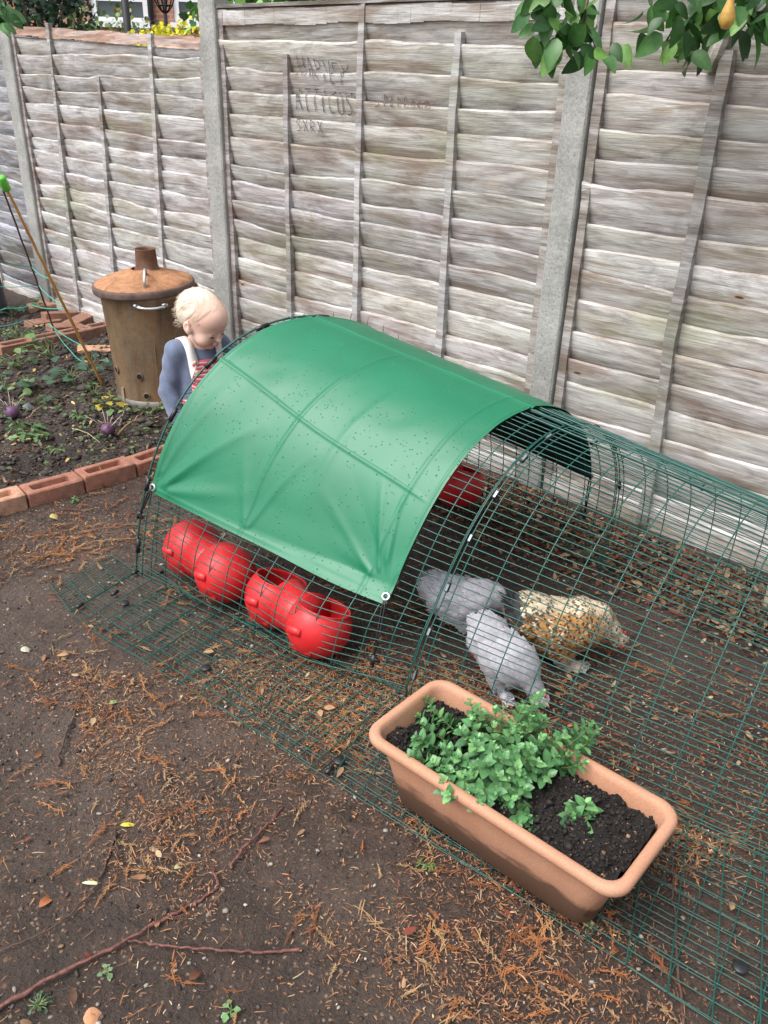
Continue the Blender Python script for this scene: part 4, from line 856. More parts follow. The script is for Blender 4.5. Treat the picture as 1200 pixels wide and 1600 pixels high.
    for s in (-1, 1):
        b = MB(); b.tube([V3(.0, .036*s, .05)*k, V3(.012, .038*s, .010)*k], [.006*k, .005*k], 7)
        for a in (-28, 0, 28): b.tube([V3(.012, .038*s, .009)*k, V3(.012+.028*math.cos(R(a)), .038*s+.028*math.sin(R(a)), .005)*k, V3(.012+.048*math.cos(R(a)), .038*s+.048*math.sin(R(a)), .002)*k], [.0045*k, .0038*k, .0015*k], 6)
        b.tube([V3(.010, .038*s, .008)*k, V3(-.014, .038*s, .004)*k], [.004*k, .0015*k], 6); b.build('foot', M['beak'], e)
    return e, fn, Vb_, Fb_
def lav(P, rs, N):
    g = .40+.06*vn(P[:, 0]*30+9, P[:, 2]*30+P[:, 1]*20, 71)+rs.normal(0, .022, N); c = np.stack([g*1.03, g*.99, g*1.07], -1); hk = (P[:, 0] > .07)[:, None]; c = c*np.where(hk, .86, 1); return c, c*1.12
hen('hen', (.262, 2.12, 0), 4, 'lavender grey hen farther from the camera, its back half hidden behind the nearer grey hen', 31, (np.array([.30, .29, .31]), lambda P, rs, N: tuple(q*1.28 for q in lav(P, rs, N))), .90,  # plumage colour lightened to make up for shade under the cover
    neck=[(.055, 0, .125), (.095, 0, .125), (.128, -.008, .10), (.140, -.02, .075)])
hen('hen', (.352, 1.842, 0), -50, 'lavender grey hen nearest the planter, bending down with its rump away from it', 32, (np.array([.32, .31, .33]), lav), .86,
    neck=[(.05, 0, .125), (.085, 0, .105), (.115, 0, .07), (.14, .004, .045)])
def mille(P, rs, N):
    # buff sides, near white speckled back and hackle, black tail
    up = sst(.150, .180, P[:, 2]+.55*P[:, 1]); nk_ = sst(.085, .12, P[:, 0]); wt = np.clip(np.maximum(up, nk_*.95), 0, 1)[:, None]
    c = (1-wt)*np.array([.52, .265, .085])+wt*np.array([.72, .60, .41]); c = c*rs.uniform(.78, 1.12, (N, 1)); sp_ = rs.random(N)[:, None]; tip = np.where(sp_ < .48, .010+0*c, np.where(sp_ < .62, np.array([.78, .72, .6]), c*1.0))
    strk = (rs.random(N) < .26)[:, None]*(nk_ > .3)[:, None]*(P[:, 0] < .165)[:, None]; c = np.where(strk, .05, c); tl = (P[:, 0] < -.115)[:, None]*(P[:, 2] > .14)[:, None]; c = np.where(tl, np.array([.03, .03, .03]), c); tip = np.where(tl, .05, tip)
    lo = (P[:, 2] < .055)[:, None]; c = np.where(lo, c*.5+.16, c); tip = np.where(lo, .4, tip); return c, tip
e3, fn3, V3_, F3_ = hen('hen', (.525, 1.975, 0), 2, 'speckled buff and white hen, head down pecking, right of the two grey hens', 33, (np.array([.45, .27, .12]), mille), 1.06,
    neck=[(.050, .0, .145), (.092, .005, .138), (.130, .008, .098), (.155, .01, .062)], fs=.66, nf=9500)
b = MB(); rs = np.random.default_rng(4); Md, T, Cc = [], [], []
for q in range(16):
    a = rs.uniform(-.5, .5); el_ = rs.uniform(.5, 1.3); d = V3(-math.cos(el_), math.sin(a)*.6, math.sin(el_)); Md.append(frames(d[None], V3(.6, rs.normal(0, .3), .5)[None])[0]*np.array([1, .7, 1])*rs.uniform(.045, .07)); T.append(V3(-.14, a*.06, .185)); Cc.append(np.array([.025, .026, .03])*rs.uniform(.6, 1.6))
v, f, c_ = scatter(fV, fF, np.array(Md), np.array(T), np.array(Cc)); meshobj('tail', v, f, M['feather'], e3, col=c_)
# ================================================================== TODDLER
def toddler(loc, az):
    e = empty('person', loc, R(az), label='fair haired toddler in red striped dungarees and grey blue top, looking down', cat='toddler')
    e.scale = (1.07, 1.07, 1.07)
    Hc = V3(.042, .004, .662); hs_ = .93; Rr = rotz(R(21))@roty(R(25)); Rh = Rr*hs_                     # head bowed
    H = lambda P: (P-Hc)@Rr/hs_                                              # world -> head frame
    RE, RW, LE, LW = (-.012, -.120, .425), (.050, -.122, .325), (.045, .145, .455), (.125, .155, .455)
    hands = [(np.array(RW), unit(V3(.55, .10, -.8)), V3(0, 1, .1), -1), (np.array(LW), unit(V3(.95, -.1, -.18)), V3(0, .1, 1), 1)]
    def headf(P):
        q = H(P); ay = np.abs(q[:, 1]); qs = np.stack([q[:, 0], ay, q[:, 2]], -1)
        d = ell(qs, (-.012, 0, .020), (.092, .073, .076)); d = smin(d, ell(qs, (.034, 0, .026), (.050, .056, .048)), .02); d = smin(d, ell(qs, (.022, 0, -.032), (.056, .056, .052)), .025)
        d = smin(d, ell(qs, (.046, .031, -.044), (.028, .027, .027)), .014); d = smin(d, ell(qs, (.056, 0, -.072), (.019, .022, .015)), .012)
        d = smax(d, -ell(qs, (.088, .027, -.010), (.012, .016, .010)), .009)                          # sockets
        d = smin(d, ell(qs, (.0665, .027, -.014), (.0105, .0135, .0100)), .005)                          # lids
        d = smin(d, ell(qs, (.081, 0, -.020), (.010, .0075, .016), roty(-.25)), .008); d = smin(d, ell(qs, (.0895, 0, -.031), (.0088, .0088, .0074)), .005); d = smin(d, ell(qs, (.083, .0085, -.033), (.006, .005, .005)), .003)
        d = smin(d, ell(qs, (.0815, 0, -.0495), (.0065, .0155, .0045)), .003); d = smin(d, ell(qs, (.0795, 0, -.0575), (.0065, .013, .0048)), .003)
        ear = ell(qs, (-.008, .0745, -.018), (.0155, .0068, .0235), rotx(-.2)); ear = smax(ear, -ell(qs, (-.004, .083, -.016), (.0085, .006, .0145)), .003); d = smin(d, ear, .004); d = smin(d, ell(qs, (.004, .068, -.030), (.010, .008, .016)), .008)
        return d*hs_
    def hand(P, h):
        w_, d, up, sg = h; sd_ = unit(np.cross(d, up)); up2 = np.cross(sd_, d); Mx = np.stack([d, sd_, up2], -1)
        D = cap(P, w_-d*.01, w_+d*.012, .0165, .0165); D = smin(D, ell(P, w_+d*.030, (.024, .021, .011), Mx), .008)
        for i, (o, L, c) in enumerate(((-.0155, .026, .5), (-.0055, .030, .45), (.0045, .028, .5), (.0140, .022, .6))):
            b0 = w_+d*.046+sd_*o; b1 = b0+d*L*.5-up2*L*.18*c; b2 = b1+d*L*.35-up2*L*.45*c; D = smin(D, chain(P, [b0, b1, b2], [.0062, .0056, .0048], .002), .0025)
        b0 = w_+d*.018+sd_*.017*(-1); b1 = b0-sd_*.014+d*.010; b2 = b1+d*.016-sd_*.004-up2*.004; return smin(D, chain(P, [b0, b1, b2], [.0078, .0066, .0055], .003), .006)
    def torso(P, g=0):
        d = ell(P, (.0, 0, .495), (.058+g, .083+g, .085+g)); d = smin(d, ell(P, (.016, 0, .405), (.070+g, .080+g, .085+g)), .04); d = smin(d, ell(P, (.0, 0, .325), (.070+g, .082+g, .070+g)), .04)
        return smin(d, cap(P, (-.008, -.075, .555), (-.008, .075, .555), .030+g, .030+g), .03)
    def arms(P, g=0):
        d = chain(P, [(-.008, -.085, .555), RE, RW], [.034+g, .030+g, .021+g*.8], .012); return smin(d, chain(P, [(-.008, .085, .555), LE, LW], [.034+g, .030+g, .021+g*.8], .012), .01)
    def legs(P, g=0):
        d = chain(P, [(.0, -.042, .29), (.018, -.048, .165), (-.008, -.050, .05)], [.050+g, .037+g, .027+g], .02); return smin(d, chain(P, [(.0, .042, .29), (.03, .05, .165), (.02, .050, .05)], [.050+g, .037+g, .027+g], .02), .02)
    def body(P):
        d = smin(headf(P), cap(P, (-.004, 0, .545), (.014, 0, .605), .038, .036), .018); d = smin(d, torso(P), .015); d = smin(d, arms(P, -.007), .015); d = smin(d, legs(P), .02)
        for h in hands: d = smin(d, hand(P, h), .008)
        for s in (-1, 1): d = smin(d, ell(P, (.028+(.014 if s > 0 else -.014), .05*s, .022), (.05, .024, .018)), .012)
        return d
    v, f = nets(body, (-.14, -.19, .0), (.22, .21, .79), .0042); meshobj('body', v, f, M['skin'], e)
    def shirt(P):
        wr = .0035*np.sin(P[:, 2]*95+P[:, 1]*40+3*np.sin(P[:, 0]*50))*sst(.085, .12, np.abs(P[:, 1])); d = smin(torso(P, .005), arms(P, .0015)+wr*.7, .018)
        nk = cap(P, (-.002, 0, .585), (.030, 0, .70), .048, .075); d = smax(d, -nk, .004)
        d = smax(d, .31-P[:, 2], .004)
        for h in hands: w_, dd = h[0], h[1]; pl = (P-(w_-dd*.002))@dd; d = np.where(np.linalg.norm(P-w_, axis=1) < .06, smax(d, pl, .003), d)
        return d
    v, f = nets(shirt, (-.14, -.19, .29), (.18, .21, .64), .0042); meshobj('jersey', v, f, M['shirt'], e)
    def dung(P):
        d = smin(torso(P, .012), legs(P, .013), .03); top = .395+.135*sst(-.01, .035, P[:, 0])*(1-sst(.052, .075, np.abs(P[:, 1]))); top = np.maximum(top, .395+.06*sst(.04, -.03, P[:, 0])*0)
        d = smax(d, P[:, 2]-top, .003); return smax(d, .085-P[:, 2], .003)
    v, f = nets(dung, (-.14, -.16, .07), (.18, .16, .54), .0042); meshobj('dungarees', v, f, M['stripes'], e)
    for s in (-1, 1):           # straps over the shoulders
        xs_ = np.linspace(.062, -.075, 26); L_ = []; R_ = []
        zz = np.linspace(.66, .36, 240)
        for x in xs_:
            yc = s*(.050+.004*math.cos(x*20)); 
            for wv, lst in ((-.0145, L_), (.0145, R_)):
                P = np.stack([np.full(240, x), np.full(240, yc+wv), zz], -1); D = torso(P, .0135); k = np.argmax(D < 0); z_ = zz[k] if D[k] < 0 else .45; lst.append((x, yc+wv, max(z_, .47)))
        L_, R_ = np.array(L_), np.array(R_)
        for A in (L_, R_): A[:, 2] = np.convolve(np.r_[A[0, 2], A[:, 2], A[-1, 2]], [.25, .5, .25], 'valid')
        n = len(xs_); V = np.vstack([L_, R_, L_-V3(0, 0, .004), R_-V3(0, 0, .004)]); F = []
        for i in range(n-1): F += [(i, i+1, n+i+1, n+i), (2*n+i, 3*n+i, 3*n+i+1, 2*n+i+1), (i, 2*n+i, 2*n+i+1, i+1), (n+i, n+i+1, 3*n+i+1, 3*n+i)]
        meshobj('strap', V, F, M['white'], e)
        b = MB(); b.lathe([(.0004, 0), (.0075, 0), (.008, .0015), (.006, .003), (.0004, .0028)], 16, (.0735, s*.050, .4965), roty(R(72))); b.build('button', M['button'], e)
        b = MB(); b.lathe([(.0004, 0), (.0065, 0), (.007, .0015), (.0004, .003)], 16, (.0635, s*.050, .528), roty(R(62))); b.build('button', M['button'], e)
    def shoe(s):
        fx = .030+(.014 if s > 0 else -.014)
        return lambda P: smax(smin(ell(P, (fx+.012, .05*s, .024), (.058, .031, .027)), cap(P, (fx-.03, .05*s, .03), (fx-.035, .05*s, .06), .027, .026), .015), .002-P[:, 2], .003)
    for s in (-1, 1): v, f = nets(shoe(s), (-.09, s*.05-.05, -.002), (.13, s*.05+.05, .09), .005); meshobj('shoe', v, f, M['shoe'], e)
    # eyes: dark lash line under the lids, brows
    for s in (-1, 1):
        b = MB(); P = [Hc+Rh@V3(.0762-45*t*t*.9, s*(.027+t), -.0185-.0025*math.cos(t*110)) for t in (-.0105, -.006, 0, .006, .0105)]; P = [p+Rh@V3(.0012, 0, 0) for p in P]
        b.tube(P, [.0006, .0016, .0018, .0016, .0006], 6); b.build('eyelash', M['eyem'], e)
        b = MB(); P = [Hc+Rh@V3(.0835-.9*t*t*14-.004*(t > 0)*t*60, s*(.028+t), .005-.3*abs(t)) for t in (-.011, -.004, .004, .012)]; b.tube(P, [.0004, .001, .001, .0004], 6); b.build('eyebrow', simple('brow', (.52, .34, .22), .8), e)
    b = MB(); P = [Hc+Rh@V3(.0870-.16*abs(t)**1.3*2.2, t, -.0535) for t in (-.013, -.006, 0, .006, .013)]; b.tube(P, [.0005, .0022, .0026, .0022, .0005], 6); b.build('lips', M['lip'], e)
    # hair: thin fair cap over crown and back, curls at the nape
    def hairf(P):
        q = H(P); ay = np.abs(q[:, 1]); d = ell(q, (-.024, 0, .021), (.0885, .0758, .0775)); d = smin(d, ell(q, (-.055, 0, -.012), (.042, .056, .042)), .02); line = q[:, 2]*.88-q[:, 0]*.62+.006*np.sin(q[:, 1]*90)+.004*np.sin(q[:, 1]*230)
        ln2 = .018+.040*sst(.0, .07, q[:, 0]); d = smax(d, -(q[:, 2]-np.where(q[:, 0] < -.032, -.040, np.clip(-.040+(q[:, 0]+.032)*2.6, -.1, .30))+.008*np.sin(q[:, 0]*150+q[:, 1]*60)), .005)
        return (d+.0006*np.sin(q[:, 1]*260+q[:, 0]*120+2*np.sin(q[:, 2]*90)))*hs_
    v, f = nets(hairf, (-.14, -.12, .55), (.17, .12, .79), .0036); meshobj('hair', v, f, M['hairm'], e, col=np.tile((.74, .64, .52), (len(v), 1)))
    rs = np.random.default_rng(6); ps = []
    for q in range(330):
        a = rs.uniform(-1.35, 1.35); z0 = rs.uniform(-.045, .06) if rs.random() < .8 else rs.uniform(.05, .09); rr = math.sqrt(max(.05, 1-((z0-.024)/.08)**2))
        p = V3(-.018-.092*math.cos(a)*rr, .077*math.sin(a)*rr, z0); d = V3(-.35*math.cos(a), .3*math.sin(a), -1.); L = rs.uniform(.008, .020)*(1.2 if z0 < -.02 else .9); ph = rs.uniform(0, 6); cur = rs.uniform(.001, .0055)
        k = 7; P = [p+unit(d)*L*t+V3(-math.cos(a), math.sin(a), 0)*(.002+cur*math.sin(ph+t*6)+.010*t*t*(z0 < 0))+V3(0, cur*math.cos(ph+t*6), 0) for t in np.linspace(0, 1, k)]; ps.append(np.array([Hc+Rh@x for x in P]))
    for q in range(260):       # fine strands lying over the crown
        a = rs.uniform(-3.1, 3.1); z0 = rs.uniform(.03, .098); P = []
        for t in np.linspace(0, 1, 6):
            zz_ = z0-(.030*t); rr = math.sqrt(max(.0, 1-((zz_-.024)/.0785)**2)); aa = a+.25*t; P.append(Hc+Rh@V3(-.016-.0935*math.cos(aa)*rr, .0775*math.sin(aa)*rr, zz_+.001))
        if (np.array(P)@np.array([0, 0, 1])).min() > .56: ps.append(np.array(P))
    v, f = wires(ps, .00042, 3); meshobj('hair_strands', v, f, M['hairm'], e, col=np.tile((.76, .66, .52), (len(v), 1)))
    return e
toddler((-.698, 2.975, .0), -50)
# ================================================================== INCINERATOR
ei = empty('garden_incinerator', (-1.150, 3.985, .0), 0, label='rusty galvanised garden incinerator bin with orange lid and short chimney', cat='incinerator')
ei.scale = (.86, .86, .97)
b = MB(); b.lathe([(x*1.23, z) for x, z in [(.0005, .03), (.186, .03), (.189, .03), (.192, .075), (.190, .085), (.1925, .18), (.203, .40), (.214, .57), (.2185, .580), (.2185, .590), (.215, .596), (.212, .596), (.200, .40), (.186, .09), (.0005, .085)]], 64); b.build('drum', M['rust'], ei)
b = MB(); b.lathe([(x*1.23, z) for x, z in [(.1915, .028), (.1935, .028), (.1950, .045), (.194, .075), (.1925, .075)]], 64); b.build('base_band', simple('grey zinc', (.17, .155, .135), .55, .4, var=.35, sc=12), ei)
b = MB(); b.lathe([(.262, .612), (.262, .600), (.266, .600), (.268, .616), (.262, .628), (.24, .637), (.15, .664), (.075, .682), (.060, .688), (.055, .684), (.07, .676), (.15, .658), (.25, .620), (.262, .612)], 64); lid = b.build('lid', M['lid'], ei); lid.rotation_euler = (R(1.5), R(-2), 0)
b = MB(); b.lathe([(.2675, .592), (.273, .592), (.2745, .598), (.2735, .616), (.269, .624), (.262, .627), (.262, .620), (.2675, .612), (.2675, .592)], 64); rm = b.build('lid_rim', simple('dark rust', (.11, .07, .055), .7, var=.4, sc=20), ei); rm.rotation_euler = lid.rotation_euler
b = MB(); b.lathe([(.068, .680), (.064, .686), (.059, .70), (.054, .770), (.057, .776), (.052, .776), (.048, .77), (.052, .70)], 40); ch = b.build('chimney', simple('brown rust', (.15, .075, .045), .75, .2, var=.35, sc=18, bump=.3), ei)
def vent(a, z, r=.0135):
    rr = (.188+(z-.03)*.045)*1.23; c = V3(math.sin(a)*rr, -math.cos(a)*rr, z); n_ = unit(c*V3(1, 1, 0)); b = MB(); x_ = unit(np.cross(V3(0, 0, 1), n_)); Mx = np.stack([x_, V3(0, 0, 1), n_], -1)
    b.lathe([(.0004, .0055), (r, .0055), (r, -.004)], 20, c, Mx); o = b.build('vent_hole', M['dark'], ei, smooth=False); b = MB(); b.lathe([(r, .0045), (r+.001, .007), (r+.0045, .0045), (r+.005, .002)], 20, c, Mx); b.build('vent_rim', M['rust'], o)  # closed black disc paints the darkness inside each hole
for a, z in ((-.82, .215), (-.13, .205), (.75, .21), (-.02, .105), (1.4, .105), (-1.5, .1)): vent(a, z)
b = MB(); c = V3(math.sin(.28), -math.cos(.28), 0); sd_ = V3(math.cos(.28), math.sin(.28), 0); r_ = .262
b.tube([c*r_-sd_*.075+V3(0, 0, .555), c*(r_+.022)-sd_*.060+V3(0, 0, .553), c*(r_+.027)-sd_*.03+V3(0, 0, .549), c*(r_+.028)+V3(0, 0, .548), c*(r_+.027)+sd_*.03+V3(0, 0, .549), c*(r_+.022)+sd_*.060+V3(0, 0, .553), c*r_+sd_*.075+V3(0, 0, .555)], [.009, .008, .0075, .0075, .0075, .008, .009], 10)
for s in (-1, 1): b.box(c*(r_-.001)+sd_*.072*s+V3(0, 0, .556), (.034, .004, .018), .28)
b.build('side_handle', M['steel'], ei)
b = MB(); b.tube([V3(.045, -.235, .632), V3(.043, -.215, .682), V3(.038, -.18, .706), V3(.028, -.13, .702), V3(.022, -.11, .67)], [.009, .008, .008, .008, .009], 10); b.build('lid_handle', M['steel'], ei)
b = MB(); b.box((-.153, -.184, .075), (.022, .005, .11), -.70); b.build('leg', simple('zinc leg', (.30, .24, .18), .6, .3, var=.3), ei, smooth=False)
for a in (2.2, 4.2): b = MB(); b.box((math.sin(a)*.185, -math.cos(a)*.185, .04), (.022, .005, .10), a); b.build('leg', M['rust'], ei, smooth=False)
b = MB(); b.box((.067*1.0, -.2405, .33), (.004, .004, .50), .0, M=rotx(R(-3.0))); b.build('seam', M['rust'], ei, smooth=False)
# ================================================================== BRICKS
def brick_mesh(name, mat, frog=True, L=.215, W=.1025, H=.065, seed=0):
    e = empty(name); rs = np.random.default_rng(seed); lp = [rrect(L, W, .004, 0, 2), rrect(L+.001, W, .004, .004, 2), rrect(L, W, .004, H-.004, 2), rrect(L-.006, W-.006, .003, H, 2)]
    if frog: lp += [rrect(L-.052, W-.048, .010, H, 2), rrect(L-.058, W-.054, .010, H-.004, 2), rrect(L-.072, W-.062, .008, H-.030, 2)]
    n = len(lp[0]); V = np.array(lp).reshape(-1, 3); V += rs.normal(0, .0007, V.shape); F = [(i*n+j, i*n+(j+1) % n, (i+1)*n+(j+1) % n, (i+1)*n+j) for i in range(len(lp)-1) for j in range(n)]
    F.append(tuple(range(n-1, -1, -1))); F.append(tuple((len(lp)-1)*n+j for j in range(n)))
    bpy.data.objects.remove(e); o = meshobj(name, V, F, mat, smooth=False); return o
def brick(px, py, az, mat, label, group, frog=True, z=0., seed=0, tilt=(0, 0), P=None, up=.058):
    o = brick_mesh('brick', mat, frog, seed=seed); P = gnd(px, py, .06) if P is None else P; o.location = (P[0], P[1], float(gz(P[0], P[1]))*.4+z-.012); o.rotation_euler = (R(tilt[0]), R(tilt[1]), az); tag(o, label, 'brick', group); return o
ba = math.atan2(.785, .62)
g_ = 'hollow bricks edging the vegetable bed'
P0 = gnd(164, 730, .06); a3 = ba-.14; d3 = V3(math.cos(a3), math.sin(a3), 0); e3_ = P0-d3*.109; a2 = ba-.17; d2 = V3(math.cos(a2), math.sin(a2), 0); P2b = e3_-d2*.113; e2_ = P2b-d2*.109; a1 = ba-.20; d1 = V3(math.cos(a1), math.sin(a1), 0); P1b = e2_-d1*.113; e1_ = P1b-d1*.109; P0b = e1_-d1*.113
brick(0, 0, a1, M['brickp'], 'palest orange hollow brick, leftmost in the edging row', g_, seed=1, P=P1b)
brick(0, 0, a2, M['brick'], 'red hollow brick, second from the left in the edging row', g_, seed=2, P=P2b)
brick(0, 0, a3, M['brick'], 'red hollow brick holding a curled yellow leaf in the edging row', g_, seed=3, z=.008, P=P0)
a4 = ba-.05; d4 = V3(math.cos(a4), math.sin(a4), 0); P4 = P0+d3*.110+d4*.112; brick(0, 0, a4, M['brick'], 'red hollow brick of the edging row beside the end of the green cover', g_, seed=4, z=.003, P=P4)
brick(0, 0, a4+.05, M['brick'], 'last red brick of the edging row, hidden behind the mesh end panel', g_, seed=5, P=P4+d4*.226); brick(0, 0, a1-.03, M['brickp'], 'pale hollow brick of the edging row just outside the left frame edge', g_, seed=6, P=P0b)
P = gnd(165, 728, .06); v, f = leaf_t(.055, .013, 8, .2, .7); o = meshobj('curled_leaf', v@rotz(.7).T, f, vcol('curl', .6, .2, 90), col=np.tile((.66, .45, .12), (len(v), 1)), label='curled yellow leaf lying in the hollow of the third brick', cat='leaf'); o.location = (P[0]-.025, P[1]-.02, .075)
bk = math.atan2(.48, .42)
for q, (px, py, az_, z, lab) in enumerate(((25, 541, bk, .02, 'brick at the left end of the rear row under the leaves'), (72, 530, bk, .02, 'weathered brick in the rear row where the red rod stands'), (118, 521, bk, .02, 'brick in the rear row just left of the incinerator'), (150, 514, bk, .02, 'brick of the rear row touching the incinerator'))): brick(px, py, az_, M['brickd'], lab, 'bricks of the rear row', seed=10+q, z=z, up=0)
for q, (px, py, az_, z, tl, lab) in enumerate(((66, 497, .9, -.01, (4, 3), 'flat brick lying in the rubble below the left concrete post'), (93, 490, .7, .01, (-6, 5), 'brick tilted in the rubble below the left concrete post'), (120, 497, 1.1, -.01, (3, -8), 'flat brick next to the fence batten in the rubble'), (100, 505, .8, -.005, (2, 6), 'middle brick of the rubble behind the bamboo cane'), (70, 473, .6, 0, (5, -4), 'pale brick at the foot of the left concrete post'), (150, 540, .3, -.02, (3, 3), 'pale brick end against the left side of the incinerator'))):
    brick(px, py, az_, M['brickp'] if 'pale' in lab else M['brickd'], lab, 'loose bricks in the rubble by the fence', frog=False, seed=20+q, z=z, tilt=tl)
# ================================================================== CANES, STRINGS, DARK BIN
def rod(name, p0, p1, r, mat, label, cat, wob=.004, nodes=0):
    e = empty(name, p0, label=label, cat=cat); d = np.array(p1)-np.array(p0); q = np.linspace(0, 1, 26)[:, None]; rs = np.random.default_rng(int(r*1e5)); P = d*q+rs.normal(0, wob*.2, (26, 3)); rr = r*(1-.25*q[:, 0]); 
    if nodes: rr = rr*(1+.22*(np.arange(26) % nodes == 0))
    b = MB(); b.tube(P, rr, 8); b.build('shaft', mat, e); return e, d
ca0, ca1 = V3(-1.476, 4.13, 0), at(3, 280, 3.45)
ec_, d = rod('bamboo_cane', ca0, ca1, .0075, M['cane'], 'bamboo cane with a lime green plastic cap leaning left in front of the fence', 'cane', nodes=5)
b = MB(); u = unit(d); b.tube([d-u*.05, d-u*.045, d+u*.005, d+u*.012], [.014, .0165, .0165, .012], 14); b.build('cap', M['lime'], ec_)
rd0, rd1 = V3(-2.041, 5.007, .0), at(2, 288, 3.75); rod('rusty_rod', rd0, rd1, .0055, M['rustrod'], 'thin rusty brown rod leaning left beside the bamboo cane', 'rod')
def string(pts, label):
    P = np.array(pts); q = np.linspace(0, len(P)-1, len(P)*5); P2_ = np.stack([np.interp(q, np.arange(len(P)), P[:, j]) for j in range(3)], -1); P2_[:, 2] -= .012*np.abs(np.sin(q*math.pi)); v, f = tube(P2_, .0022, 5); meshobj('green_string', v, f, M['string'], label=label, cat='string')
cn = lambda f: np.array(ca0)+(np.array(ca1)-np.array(ca0))*f
rd = lambda f: np.array(rd0)+(np.array(rd1)-np.array(rd0))*f
string([cn(.60), rd(.56)+V3(0, 0, 0), at(-30, 395, 4.0)], 'green string tied from the cane to the rod at its middle, the topmost string')
string([cn(.47), rd(.44), at(-30, 445, 4.2)], 'green string running left from the cane at the height of the lid')
string([cn(.46), at(48, 476, 4.6), at(10, 481, 4.4), at(-30, 487, 4.3)], 'green string sloping down left from the cane to the bed leaves')
string([at(-30, 513, 4.3), at(40, 500, 4.6), rd(.10), at(110, 548, 4.4), at(130, 565, 4.25)], 'lowest green string crossing the rod near the rear bricks')
string([cn(.26), at(75, 505, 4.8), rd(.16)], 'green string between cane and rod just above the rear bricks')
eb = empty('dark_bin', (-2.78, 5.42, 0), .9, label='dark blue plastic compost bin cut by the left edge of the photo', cat='compost bin')
b = MB(); b.lathe([(.0005, 0), (.26, 0), (.255, .02), (.215, .55), (.20, .58), (.19, .6), (.0005, .61)], 36); b.build('barrel', M['navy'], eb); b = MB(); b.lathe([(.205, .575), (.215, .58), (.21, .605), (.12, .63), (.0005, .635)], 36); b.build('lid', M['navy'], eb)
# ================================================================== BED PLANTS
lobV, lobF = leaf_t(1, .95, 5, .08, .18, .25); narV, narF = leaf_t(1, .42, 6, .12, .3, .45)
def plant(nm, px, py, r, h, n, L, tpl, pal, label, seed, cat='plant', group=None, P=None):
    rs = np.random.default_rng(seed); P = gnd(px, py) if P is None else P; z = float(gz(P[0], P[1])); e = empty(nm, (P[0], P[1], z), label=label, cat=cat, group=group); Md, T, Cc = [], [], []; b = MB()
    for q in range(n):
        a = rs.uniform(0, 6.28); f = math.sqrt(rs.random()); tip = V3(math.cos(a)*r*f, math.sin(a)*r*f, h*(1-.55*f*f)*rs.uniform(.55, 1.1)); mid = tip*.5+V3(0, 0, h*.25); u = np.linspace(0, 1, 5)[:, None]; b.tube(2*u*(1-u)*mid+u*u*tip, [.0018, .0016, .0014, .0012, .0008], 4)
        for k in range(3 if tpl == 'n' else 1):
            aa = a+rs.normal(0, .6)+(k-1)*.9*(tpl == 'n'); d = V3(math.cos(aa), math.sin(aa), rs.uniform(-.35, .35)); Md.append(frames(unit(d)[None], V3(rs.normal(0, .3), rs.normal(0, .3), 1)[None])[0]*L*rs.uniform(.6, 1.2)); T.append(tip*(1-.12*k)); Cc.append(np.array(pal[rs.integers(len(pal))])*rs.uniform(.75, 1.2))
    v, f = (lobV, lobF) if tpl == 'l' else (narV, narF); v, f, c_ = scatter(v, f, np.array(Md), np.array(T), np.array(Cc)); b.build('stems', simple('green stem', (.14, .20, .07), .6), e); meshobj('leaves', v, f, M['leafd'], e, col=c_)
dk = [(.035, .085, .045), (.045, .11, .06), (.06, .13, .07), (.085, .16, .10)]; lt = [(.08, .17, .045), (.12, .22, .06), (.16, .26, .09), (.07, .15, .05)]; yl = lt+[(.45, .36, .05)]
